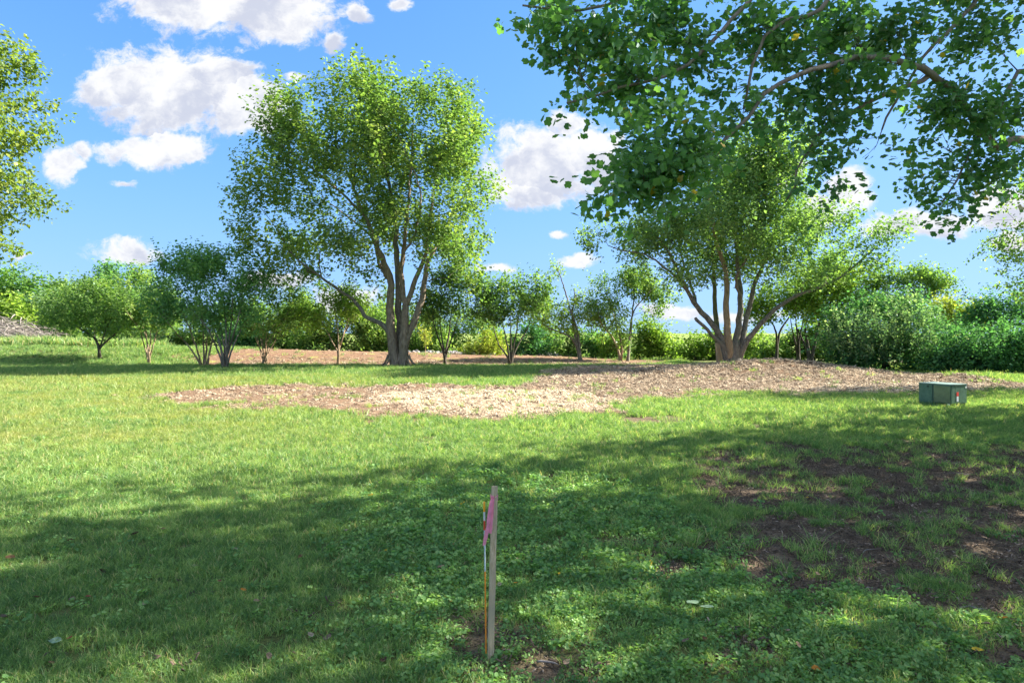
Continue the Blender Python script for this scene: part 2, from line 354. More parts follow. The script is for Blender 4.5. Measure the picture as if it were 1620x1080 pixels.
# ---------------------------------------------------------------- scatter of ground cover (geometry nodes)
def scatter(name, pts, rot, scl, variants, label, cat, idx=None):
    """one object of stuff: points carrying rotation, scale and variant, instanced by geometry nodes"""
    me = bpy.data.meshes.new(name); me.vertices.add(len(pts)); me.vertices.foreach_set('co', np.asarray(pts, np.float32).ravel())
    a = me.attributes.new('rot', 'FLOAT_VECTOR', 'POINT'); a.data.foreach_set('vector', np.asarray(rot, np.float32).ravel())
    a = me.attributes.new('scl', 'FLOAT', 'POINT'); a.data.foreach_set('value', np.asarray(scl, np.float32))
    if idx is None: idx = RNG.integers(0, len(variants), len(pts))
    a = me.attributes.new('idx', 'INT', 'POINT'); a.data.foreach_set('value', np.asarray(idx, np.int32))
    o = bpy.data.objects.new(name, me); COL.objects.link(o); tag(o, label, cat, kind='stuff')
    coll = bpy.data.collections.new(name+'_pieces')
    for i, (vm, mt) in enumerate(variants):
        vm.materials.append(mt); p = bpy.data.objects.new('%s_piece_%02d' % (name, i), vm); coll.objects.link(p)
    ng = bpy.data.node_groups.new(name, 'GeometryNodeTree')
    ng.interface.new_socket('Geometry', in_out='INPUT', socket_type='NodeSocketGeometry')
    ng.interface.new_socket('Geometry', in_out='OUTPUT', socket_type='NodeSocketGeometry')
    gi = ng.nodes.new('NodeGroupInput'); go = ng.nodes.new('NodeGroupOutput'); L = ng.links.new
    ci = ng.nodes.new('GeometryNodeCollectionInfo'); ci.inputs['Collection'].default_value = coll; ci.inputs['Separate Children'].default_value = True
    ci.inputs['Reset Children'].default_value = True
    ip = ng.nodes.new('GeometryNodeInstanceOnPoints'); ip.inputs['Pick Instance'].default_value = True
    def na(nm, t):
        n = ng.nodes.new('GeometryNodeInputNamedAttribute'); n.data_type = t; n.inputs['Name'].default_value = nm; return n.outputs['Attribute']
    L(gi.outputs[0], ip.inputs['Points']); L(ci.outputs[0], ip.inputs['Instance']); L(na('idx', 'INT'), ip.inputs['Instance Index'])
    er = ng.nodes.new('FunctionNodeEulerToRotation'); L(na('rot', 'FLOAT_VECTOR'), er.inputs[0]); L(er.outputs[0], ip.inputs['Rotation'])
    L(na('scl', 'FLOAT'), ip.inputs['Scale']); L(ip.outputs[0], go.inputs[0])
    md = o.modifiers.new('scatter', 'NODES'); md.node_group = ng
    return o
def blades(n, rad, hmin, hmax, wid, lean=.5, dry=.08, seed=0, segs=2, base=.0):
    r = np.random.default_rng(seed); V = []; Fc = []; T = []
    for i in range(n):
        a = r.uniform(0, 2*math.pi); q = rad*math.sqrt(r.uniform()); bx, by = q*math.cos(a), q*math.sin(a)
        h = r.uniform(hmin, hmax); da = r.uniform(0, 2*math.pi); ln = h*lean*r.uniform(.2, 1.6); dx, dy = math.cos(da), math.sin(da)
        fa = r.uniform(0, math.pi); wx, wy = math.cos(fa)*wid*.5, math.sin(fa)*wid*.5
        k = len(V); tt = r.uniform(-.1, 1.0) if r.uniform() > dry else 1.25
        V += [(bx-wx, by-wy, -.01), (bx+wx, by+wy, -.01)]
        mx_, my_, mz = bx+dx*ln*.35, by+dy*ln*.35, h*.6
        V += [(mx_-wx*.8, my_-wy*.8, mz), (mx_+wx*.8, my_+wy*.8, mz), (bx+dx*ln, by+dy*ln, h)]
        Fc += [(k, k+1, k+3), (k, k+3, k+2), (k+2, k+3, k+4)]; T += [tt]*3
    return mesh_np('blades', V, Fc, T)
def roundleaves(n, rad, hmin, hmax, size, seed=0):
    r = np.random.default_rng(seed); V = []; Fc = []; T = []
    for i in range(n):
        a = r.uniform(0, 2*math.pi); q = rad*math.sqrt(r.uniform()); c = np.array([q*math.cos(a), q*math.sin(a), r.uniform(hmin, hmax)])
        s = size*r.uniform(.6, 1.25); nrm = np.array([r.normal()*.45, r.normal()*.45, 1]); nrm /= np.linalg.norm(nrm)
        t1 = np.cross(nrm, [r.normal(), r.normal(), .1]); t1 /= np.linalg.norm(t1); t2 = np.cross(nrm, t1); k = len(V)
        V.append(tuple(c-nrm*s*.12))
        m = 6
        for j in range(m):
            an = 2*math.pi*j/m; rr = s*.5*(1 if j % 3 else .78)
            V.append(tuple(c+t1*math.cos(an)*rr+t2*math.sin(an)*rr + nrm*s*.06*r.normal()))
        tt = r.uniform(.1, .8)
        for j in range(m): Fc.append((k, k+1+j, k+1+(j+1) % m)); T.append(tt+r.uniform(-.06, .06))
        # stalk
        k = len(V); V += [(c[0]-.0012, c[1], 0), (c[0]+.0012, c[1], 0), tuple(c)]; Fc.append((k, k+1, k+2)); T.append(.2)
    return mesh_np('round_leaves', V, Fc, T)
def grass_mat(name, dark, mid, bright, straw, dryzone=True):
    m = bpy.data.materials.new(name); m.use_nodes = True; nt = m.node_tree; nt.nodes.clear(); L = nt.links.new
    out = nt.nodes.new('ShaderNodeOutputMaterial'); at = N(nt, 'ShaderNodeAttribute', attribute_name='tint'); oi = nt.nodes.new('ShaderNodeObjectInfo')
    geo = nt.nodes.new('ShaderNodeNewGeometry'); P = geo.outputs['Position']
    n1 = N(nt, 'ShaderNodeTexNoise', i_Scale=.55, i_Detail=5.0, i_Roughness=.65); L(P, n1.inputs['Vector'])
    n2 = N(nt, 'ShaderNodeTexNoise', i_Scale=4.5, i_Detail=3.0); L(P, n2.inputs['Vector'])
    f = math_(nt, 'ADD', math_(nt, 'MULTIPLY', at.outputs['Fac'], .55), math_(nt, 'MULTIPLY', math_(nt, 'SUBTRACT', oi.outputs['Random'], .38), .55))
    f = math_(nt, 'ADD', f, math_(nt, 'MULTIPLY', math_(nt, 'SUBTRACT', n2.outputs['Fac'], .5), .8))
    cr = nt.nodes.new('ShaderNodeValToRGB'); e = cr.color_ramp.elements
    e[0].position = .05; e[0].color = (*dark, 1); e[1].position = .4; e[1].color = (*mid, 1); x = e.new(.8); x.color = (*bright, 1)
    L(f, cr.inputs[0]); col = cr.outputs[0]
    sp = nt.nodes.new('ShaderNodeSeparateXYZ'); L(P, sp.inputs[0])
    if dryzone:   # the open left side of the lawn has dried in the summer
        zx = smooth(nt, math_(nt, 'ADD', sp.outputs[0], math_(nt, 'MULTIPLY', n1.outputs['Fac'], 6)), 3, -6)
        zy = math_(nt, 'MULTIPLY', smooth(nt, sp.outputs[1], 7.5, 12), smooth(nt, sp.outputs[1], 31, 26))
        dz = math_(nt, 'MULTIPLY', zx, zy)
        pt = math_(nt, 'MULTIPLY', dz, smooth(nt, math_(nt, 'ADD', math_(nt, 'MULTIPLY', n1.outputs['Fac'], .6), math_(nt, 'MULTIPLY', n2.outputs['Fac'], .4)), .38, .62))
        col = mixc(nt, math_(nt, 'MULTIPLY', pt, .55), col, (.44, .40, .14))
    col = mixc(nt, math_(nt, 'GREATER_THAN', at.outputs['Fac'], 1.0), col, straw)
    d = nt.nodes.new('ShaderNodeBsdfDiffuse'); L(col, d.inputs[0]); t = nt.nodes.new('ShaderNodeBsdfTranslucent'); L(mixc(nt, 1.0, col, (1.3, 1.3, .62), 'MULTIPLY'), t.inputs[0])
    mx = N(nt, 'ShaderNodeMixShader', i_0=.48); L(d.outputs[0], mx.inputs[1]); L(t.outputs[0], mx.inputs[2])
    g = nt.nodes.new('ShaderNodeBsdfGlossy'); g.inputs['Roughness'].default_value = .4; mg = N(nt, 'ShaderNodeMixShader', i_0=.018)
    L(mx.outputs[0], mg.inputs[1]); L(g.outputs[0], mg.inputs[2]); L(mg.outputs[0], out.inputs[0]); return m
GM = grass_mat('lawn_blade', (.11, .22, .08), (.26, .42, .14), (.47, .58, .22), (.64, .55, .32))
IM = grass_mat('weed_leaf', (.11, .25, .09), (.24, .44, .14), (.44, .62, .23), (.45, .33, .12), dryzone=False)
SM = plain_mat('wood_chip', (.38, .295, .205), .85, .6, 9., bump=.2)
SP = plain_mat('pale_chip', (.68, .56, .40), .85, .35, 9.)
DM = plain_mat('soil_crumb', (.11, .08, .055), .95, .5, 25.)

def rand_field(x0, x1, y0, y1, dens, frustum=1.6):
    n = int((x1-x0)*(y1-y0)*dens); x = RNG.uniform(x0, x1, n); y = RNG.uniform(y0, y1, n)
    k = np.abs(x) < .93*y+frustum; return x[k], y[k]
def pts_of(x, y, dz=0.0): return np.stack([x, y, H(x, y)+dz], 1)
def rots(n, tilt=.15): return np.stack([RNG.normal(0, tilt, n), RNG.normal(0, tilt, n), RNG.uniform(0, 6.283, n)], 1)

def build_cover():
    lawn = [(blades(30, .065, .022, .07, .0056, 1.15, .08, s), GM) for s in range(4)] + [(blades(22, .06, .03, .085, .0048, 1.1, .05, 11), GM)]
    G = []; S = []; I = []; iv = []
    def ivy_zone(x, y):
        return sst(sdpoly(x, y, [gp(*p) for p in [(540, 800), (760, 740), (1000, 760), (1120, 850), (1300, 910), (1660, 990), (1800, 1300), (760, 1300), (640, 1060), (520, 900)]]) + .8*(fbm(x, y, .6, 4, 81)-.5), -.3, .3)
    for (y0, y1, dens, sc) in ((2.2, 5, 620, .85), (5, 8, 380, 1.05), (8, 13, 170, 1.45), (13, 21, 75, 2.0), (21, 40, 26, 2.8), (40, 47.5, 22, 3.0)):
        x, y = rand_field(-50 if y0 > 15 else -35, 38 if y0 < 40 else 12, y0, y1, dens)
        mu = mulch_mask(x, y); di = dirt_mask(x, y); be = berm_mask(x, y); iz = ivy_zone(x, y)
        spar = fbm(x, y, .35, 3, 91)
        keep = RNG.uniform(size=len(x)) < (1-.985*np.clip(mu+be*np.where(x > -21+3*fbm(x, y, 2, 2, 7), 1., .3), 0, 1))*(1-di*np.where(spar > .60, .70, .985))*(1-.6*iz)*(.55+.9*sst(spar, .25, .55)*.5)
        thin = sst(fbm(x, y, 1.3, 4, 95), .63, .72); keep &= RNG.uniform(size=len(x)) > .5*thin
        x, y = x[keep], y[keep]; G.append(pts_of(x, y)); hv = .75+.55*fbm(x, y, .45, 3, 97)
        S.append(sc*hv*RNG.uniform(.75, 1.2, len(x)))
    P = np.concatenate(G); scatter('grass', P, rots(len(P)), np.concatenate(S), lawn, 'mown green lawn grass, yellower where the open left side has dried', 'grass')
    # round-leaved weeds
    weeds = [(roundleaves(18, .075, .012, .05, .024, 20+s), IM) for s in range(4)] + [(roundleaves(9, .06, .02, .055, .030, 31), IM)]
    G = []; S = []
    for (y0, y1, dens, sc) in ((2.2, 5, 460, .9), (5, 8, 260, 1.15), (8, 12, 80, 1.5)):
        x, y = rand_field(-12, 14, y0, y1, dens); iz = ivy_zone(x, y); di = dirt_mask(x, y)
        keep = RNG.uniform(size=len(x)) < np.maximum(iz, .07*sst(fbm(x, y, .5, 3, 99), .4, .6))*(1-.93*di)*(.35+.9*sst(fbm(x, y, .22, 3, 101), .3, .55))
        x, y = x[keep], y[keep]; G.append(pts_of(x, y)); S.append(sc*RNG.uniform(.7, 1.25, len(x)))
    P = np.concatenate(G); scatter('ground_cover_weeds', P, rots(len(P), .25), np.concatenate(S), weeds, 'low round-leaved green weeds carpeting the shaded lawn around the stake', 'weeds')
    # taller tufts on the bare soil
    tufts = [(blades(26, .045, .04, .12, .0045, 1.2, .12, 40+s), GM) for s in range(3)]
    x, y = rand_field(-12, 16, 2.3, 14, 30); di = dirt_mask(x, y); cl = sst(fbm(x, y, .45, 3, 111), .47, .57)
    k = (RNG.uniform(size=len(x)) < np.maximum(.9*di*cl, .22*(1-di)*sst(fbm(x, y, .9, 3, 113), .45, .6))); x, y = x[k], y[k]; P = pts_of(x, y)
    scatter('grass_tufts', P, rots(len(P)), RNG.uniform(.6, 1.4, len(P)), tufts, 'scattered longer grass tufts on the shaded lawn and the bare dark soil', 'grass')
    # wood chips on the mulch
    def chips(n, rad, l0, l1, seed, h=.03):
        r = np.random.default_rng(seed); V = []; Fc = []
        for i in range(n):
            a = r.uniform(0, 6.283); q = rad*math.sqrt(r.uniform()); c = np.array([q*math.cos(a), q*math.sin(a), r.uniform(0, h)])
            l = r.uniform(l0, l1); w = l*r.uniform(.12, .35); t = l*.06; R = Matrix.Rotation(r.uniform(0, 6.28), 3, 'Z') @ Matrix.Rotation(r.normal()*.45, 3, 'Y') @ Matrix.Rotation(r.normal()*.5, 3, 'X')
            k = len(V)
            for (sx, sy, sz) in ((-1, -1, -1), (1, -.7, -1), (1, .8, -1), (-1, 1, -1), (-.9, -.9, 1), (.9, -.6, 1), (.9, .7, 1), (-.9, .9, 1)):
                v = R @ Vector((sx*l/2, sy*w/2, sz*t)); V.append((c[0]+v.x, c[1]+v.y, c[2]+v.z))
            Fc += [(k+4, k+5, k+6, k+7), (k, k+1, k+5, k+4), (k+1, k+2, k+6, k+5), (k+2, k+3, k+7, k+6), (k+3, k, k+4, k+7)]
        return mesh_np('chips', V, Fc)
    var = [(chips(14, .16, .04, .13, 50+s, .05), SM) for s in range(3)] + [(chips(14, .16, .04, .13, 60+s, .04), SP) for s in range(2)] + [(chips(10, .15, .05, .22, 66, .06), SM)]
    DC = plain_mat('dark_chip', (.11, .068, .042), .9, .4, 9.); var.append((chips(12, .16, .04, .12, 68, .05), DC))
    x1, y1 = rand_field(-18, 32, 13, 42, 125); x2, y2 = rand_field(-26, 14, 37, 50, 12)
    x = np.concatenate([x1, x2]); y = np.concatenate([y1, y2]); mu = mulch_mask(x, y); be = berm_mask(x, y)
    k = RNG.uniform(size=len(x)) < np.maximum(mu*(.40+.75*sst(fbm(x, y, .8, 3, 121), .35, .6))*np.clip(.30+.8*pale_mask(x, y)+sst(x, -1.5, 4.), 0, 1), be*.14); x, y = x[k], y[k]; pl = pale_mask(x, y); P = pts_of(x, y)
    r = RNG.uniform(size=len(x)); idx = np.where(r < .06+.66*pl, 3+RNG.integers(0, 2, len(x)), np.where(r > .86, 6, np.where(r > .78, 5, RNG.integers(0, 3, len(x)))))
    scatter('wood_chips', P, rots(len(P), .3), RNG.uniform(.3, .8, len(P))*np.clip(y/22, .7, 1.3), var, 'brown and straw coloured wood chip mulch spread across the lawn', 'mulch', idx)
    # soil crumbs and litter on the bare patches
    crumbs = [(chips(22, .10, .010, .045, 80+s, .014), DM) for s in range(3)] + [(chips(9, .12, .008, .035, 86, .012), plain_mat('bark_litter', (.30, .23, .17), .9, .5, 15.))]
    x, y = rand_field(-6, 16, 2.3, 13, 230); di = dirt_mask(x, y); k = RNG.uniform(size=len(x)) < .7*di+.02; x, y = x[k], y[k]; P = pts_of(x, y)
    scatter('soil_crumbs', P, rots(len(P), .2), RNG.uniform(.6, 1.4, len(P)), crumbs, 'dark soil crumbs and bits of bark lying on the bare patches', 'soil')
build_cover()

# ---------------------------------------------------------------- trees
def catmull(P, step):
    P = [Vector(p) for p in P]; P = [P[0]*2-P[1]] + P + [P[-1]*2-P[-2]]; out = []
    for i in range(1, len(P)-2):
        n = max(2, int((P[i+1]-P[i]).length/step))
        for k in range(n):
            t = k/n; a, b, c, d = P[i-1], P[i], P[i+1], P[i+2]
            out.append(.5*((2*b)+(c-a)*t+(2*a-5*b+4*c-d)*t*t+(3*b-a-3*c+d)*t**3))
    out.append(P[-2]); return out
def tube(V, Fc, pts, rad, sides, rough=0., seed=0, cap=True):
    """adds a tapered tube of quads to V, Fc"""
    k0 = len(V); n = len(pts); up = Vector((0, 0, 1)); rr = random.Random(seed)
    t = (pts[1]-pts[0]).normalized(); ref = t.orthogonal().normalized()
    for i in range(n):
        t = (pts[min(i+1, n-1)]-pts[max(i-1, 0)]).normalized(); ref = (ref - t*ref.dot(t))
        ref = ref.normalized() if ref.length > 1e-6 else t.orthogonal().normalized(); b = t.cross(ref)
        for j in range(sides):
            a = 2*math.pi*j/sides; q = rad[i]*(1+rough*rr.uniform(-1, 1)); V.append(tuple(pts[i]+ref*(math.cos(a)*q)+b*(math.sin(a)*q)))
    for i in range(n-1):
        for j in range(sides):
            a = k0+i*sides+j; b = k0+i*sides+(j+1) % sides; Fc.append((a, b, b+sides, a+sides))
    if cap and sides == 4: Fc.append(tuple(k0+(n-1)*4+j for j in range(4)))
    elif cap:
        V.append(tuple(pts[-1])); c = len(V)-1; k = k0+(n-1)*sides
        for j in range(0, sides, 1): Fc.append((k+j, k+(j+1) % sides, c, c))
def quads(V, Fc, smooth_=True):
    """mesh of mixed quads and degenerate quads (caps) built cleanly"""
    me = bpy.data.meshes.new('wood'); me.from_pydata(V, [], [tuple(dict.fromkeys(f)) for f in Fc])
    if smooth_: me.polygons.foreach_set('use_smooth', np.ones(len(me.polygons), dtype=bool))
    return me
def sinnoise(P, s, seed):
    x, y, z = P[:, 0]*s+seed, P[:, 1]*s+seed*1.7, P[:, 2]*s-seed
    return (np.sin(x*1.3+np.sin(y*1.1+1))+np.sin(y*1.7+np.sin(z*1.3))+np.sin(z*1.9+np.sin(x*1.2+2)))/3
def lobe_points(lobes, n, rng, gap=.35, shell=2.0):
    vols = np.array([l[1][0]*l[1][1]*l[1][2] for l in lobes])**.72; pr = vols/vols.sum(); out = []
    while sum(len(o) for o in out) < n:
        k = rng.choice(len(lobes), n, p=pr); c = np.array([lobes[i][0] for i in k]); r = np.array([lobes[i][1] for i in k])
        d = rng.normal(size=(n, 3)); d /= np.linalg.norm(d, axis=1, keepdims=True); q = rng.uniform(size=(n, 1))**(1/(3*shell))*rng.uniform(.35, 1.04, (n, 1))**.5
        p = c+d*r*q; keep = sinnoise(p, 1.25/max(.6, r.mean()**.5), 3.1) > -1+gap*1.1+rng.normal(0, .25, n); out.append(p[keep])
    P = np.concatenate(out)[:n]; q = rng.uniform(size=n) < .13; ctr = P.mean(0); d = P-ctr; d /= np.linalg.norm(d, axis=1, keepdims=True)+1e-6
    P[q] += (d*rng.uniform(.1, .5, (n, 1))*min(1.2, np.mean([min(l[1][0], l[1][2]) for l in lobes])))[q]      # stray sprays break the outline
    return P
LEAFT = {
 'kite': (np.array([(0, 0, 0), (.45, .5, .13), (1, 0, -.08), (.45, -.5, .13)]), [(0, 2, 1), (0, 3, 2)]),
 'tulip': (np.array([(0, 0, 0), (.12, .42, .05), (.42, .36, .09), (.62, .50, .10), (1.0, .26, -.02), (.86, 0, -.03), (1.0, -.26, -.02), (.62, -.50, .10), (.42, -.36, .09), (.12, -.42, .05)]),
           [(0, 2, 1), (0, 5, 2), (2, 5, 3), (3, 5, 4), (0, 9, 8), (0, 8, 5), (8, 7, 5), (7, 6, 5)]),
}
def leaves_np(P, A, Nn, L, tint, shape='kite', wide=.8):
    T, F = LEAFT[shape]; F = np.array(F); n = len(P); A = A/np.linalg.norm(A, axis=1, keepdims=True)
    B = np.cross(Nn, A); B /= np.linalg.norm(B, axis=1, keepdims=True)+1e-9; Nn = np.cross(A, B); L = np.asarray(L)[:, None, None]
    V = P[:, None, :] + L*(A[:, None, :]*T[None, :, 0:1] + B[:, None, :]*T[None, :, 1:2]*wide + Nn[:, None, :]*T[None, :, 2:3])
    Fc = (F[None] + (np.arange(n)*len(T))[:, None, None]).reshape(-1, 3)
    return V.reshape(-1, 3), Fc, np.repeat(tint, len(F))
def shoots(Cn, ctr, rng, k, per, ln, leaf, up=.55, out=.5, hang=.35, spread=.10):
    """leaf positions on k shoots around every cluster centre"""
    n = len(Cn); o = Cn-ctr; o /= np.linalg.norm(o, axis=1, keepdims=True)+1e-6
    P0 = np.repeat(Cn, k, 0); d = np.repeat(o, k, 0)*out + np.array([0, 0, up]) + rng.normal(0, .42, (n*k, 3)); d /= np.linalg.norm(d, axis=1, keepdims=True)
    P0 = P0 + rng.normal(0, ln*.33, P0.shape); sh = rng.uniform(.6, 1.3, n*k)*ln
    P = np.repeat(P0, per, 0); D = np.repeat(d, per, 0); t = np.tile(np.linspace(-.35, .75, per), n*k)+rng.uniform(-.06, .06, n*k*per)
    side = rng.normal(size=P.shape); side -= D*(side*D).sum(1, keepdims=True); side /= np.linalg.norm(side, axis=1, keepdims=True)
    P = P + D*(t*np.repeat(sh, per))[:, None] + side*(spread*leaf/.1*rng.uniform(.1, 1, len(P)))[:, None]
    A = side*.9+D*.35-np.array([0, 0, hang])+rng.normal(0, .25, P.shape); Nn = np.array([0, 0, 1.0])+side*.35+rng.normal(0, .42, P.shape)
    tint = np.clip(np.repeat(rng.uniform(.15, .75, n), k*per)+rng.normal(0, .16, len(P)), 0, .97)
    return P, A, Nn, leaf*rng.uniform(.5, 1.45, len(P)), tint
class Tree:
    def __init__(s, name, label, cat, loc, group=None, seed=1):
        s.rng = np.random.default_rng(seed); s.seed = seed
        loc = Vector(loc); s.root = empty(name, loc, label, cat, group); s.loc = loc; s.NP = []; s.NR = []; s.ND = []
    def limb(s, P, r0, r1, bark, name='limb', sides=8, step=.35, wig=.03, flare=0., label=None, power=.8):
        pts = catmull(P, step); n = len(pts); rr = random.Random(s.seed*7+len(s.NP))
        for i in range(1, n): pts[i] = pts[i]+Vector((rr.gauss(0, wig), rr.gauss(0, wig), rr.gauss(0, wig*.4)))
        rad = [(r0+(r1-r0)*(i/(n-1))**power)*(1+flare*max(0, 1-i/(n*.12+1))**2) for i in range(n)]
        V = []; Fc = []; tube(V, Fc, pts, rad, sides, .07, s.seed)
        o = link(name, quads(V, Fc), bark, s.root)
        if label: o['label'] = label
        for i in range(n): s.NP.append(tuple(pts[i])); s.NR.append(rad[i]); s.ND.append(tuple((pts[min(i+1, n-1)]-pts[max(i-1, 0)]).normalized()))
        return o
    def grow(s, Cn, bark, thick=.012, sides=4, name='branches', lift=.12, minr=.004, skip=0):
        rng = s.rng; NPa = np.array(s.NP); NRa = np.array(s.NR); NDa = np.array(s.ND)
        zmin = NPa[:, 2].min(); zr = NPa[:, 2].max()-zmin
        ok = NPa[:, 2] > zmin+skip*zr; NPa, NRa, NDa = NPa[ok], NRa[ok], NDa[ok]
        m = len(Cn); order = rng.permutation(m)
        d0 = np.array([np.min(np.linalg.norm(NPa-c, axis=1)) for c in Cn]); prim = order[:max(3, m//9)]; rest = np.setdiff1d(order, prim)
        seq = list(prim[np.argsort(-d0[prim])][:len(prim)//2]) + list(prim[np.argsort(-d0[prim])][len(prim)//2:]) + list(rest[np.argsort(d0[rest])])
        V = []; Fc = []
        for q in seq:
            c = Cn[q]; dv = c-NPa; dist = np.linalg.norm(dv, axis=1)+1e-6
            cost = dist*(1+.9*np.clip(-(dv[:, 2]/dist), 0, 1)+.55*(1-np.sum(dv*NDa, 1)/dist)) + .25*(NRa < minr*1.5)
            i = int(np.argmin(cost)); L = dist[i]; p0 = Vector(NPa[i]); p1 = Vector(c)
            if L < .12: continue
            t0 = Vector(NDa[i]); mid = p0.lerp(p1, .5)+t0*L*.18+Vector((0, 0, lift*L))+Vector(rng.normal(0, .05*L, 3))
            ns = max(2, min(6, int(L/.3)+1)); pts = [p0*(1-t)**2+mid*(2*t*(1-t))+p1*t*t for t in np.linspace(0, 1, ns+1)]
            for kk in range(1, ns): pts[kk] += Vector(rng.normal(0, .018*L, 3))
            r0 = min(NRa[i]*.8, minr+thick*L); rad = [r0+(minr*.7-r0)*(kk/ns) for kk in range(ns+1)]
            tube(V, Fc, pts, rad, sides if r0 > .03 else 4 if r0 > .015 else 3, cap=False)
            P = np.array([tuple(p) for p in pts[1:]]); NPa = np.vstack([NPa, P]); NRa = np.concatenate([NRa, rad[1:]])
            D = np.array([tuple((pts[kk]-pts[kk-1]).normalized()) for kk in range(1, ns+1)]); NDa = np.vstack([NDa, D])
        if V: link(name, quads(V, Fc), bark, s.root)['kind'] = 'stuff'
        s.FP = NPa
    def crown(s, Cn, ctr, mat, k, per, ln, leaf, name='crown', shape='kite', **kw):
        P, A, Nn, L, T = shoots(Cn, ctr, s.rng, k, per, ln, leaf, **kw)
        V, Fc, T = leaves_np(P, A, Nn, L, T, shape); me = mesh_np(name, V, Fc, T)
        o = link(name, me, mat, s.root); o['kind'] = 'stuff'; return o
def lobesW(L, d, rd=None, grow=1.0):
    """(px, py, rx, ry[, dd[, rdepth]]) in photograph pixels at distance d -> world lobes"""
    out = []
    for l in L:
        dd = d+(l[4] if len(l) > 4 else 0); sc = dd/F; r = l[5] if len(l) > 5 else (rd if rd else (l[2]+l[3])*.5*sc)
        out.append((tuple(W(l[0], l[1], dd)), (l[2]*sc*grow, r, l[3]*sc*grow)))
    return out
def stemW(pts, d, base_z=None):
    out = [W(p[0], p[1], d+(p[2] if len(p) > 2 else 0)) for p in pts]; return out
def base_at(px, d):
    x = (px-810)*d/F; return Vector((x, d, float(H(x, d))-.03))
def std_tree(name, label, cat, px, d, stems, lobes, mat, bark, ncl, k, per, ln, leaf, seed, r0=.07, group=None, twig=None, gap=.35, up=.55, out=.5, stem_name='stem', base_r=.0, skip=0., thick=.012, hang=.35, sides=6, rd=None, spread=.10):
    b = base_at(px, d); t = Tree(name, label, cat, b, group, seed); rr = random.Random(seed)
    for i, st in enumerate(stems):
        P = [b+Vector((rr.uniform(-base_r, base_r), rr.uniform(-base_r, base_r), 0))] + stemW([(q[0], q[1], (q[2] if len(q) > 2 else rr.uniform(-.5, .5)*j)) for j, q in enumerate(st, 1)], d)
        t.limb(P, r0*rr.uniform(.8, 1.15), r0*.22, bark, stem_name if len(stems) > 1 else 'trunk', sides, .3, .012, .35)
    lw = lobesW(lobes, d, rd, 1.12); Cn = lobe_points(lw, int(ncl*.68), t.rng, gap+.2); Cn[:, 2] = np.maximum(Cn[:, 2], float(H(b.x, b.y))+.15)
    ctr = np.mean([l[0] for l in lw], 0)-np.array([0, 0, .5]); t.grow(Cn, twig or bark, thick=thick, skip=skip)
    t.crown(Cn, ctr, mat, k, int(per*1.5)+1, ln*1.3, leaf*1.2, up=up, out=out, hang=hang, spread=spread); return t

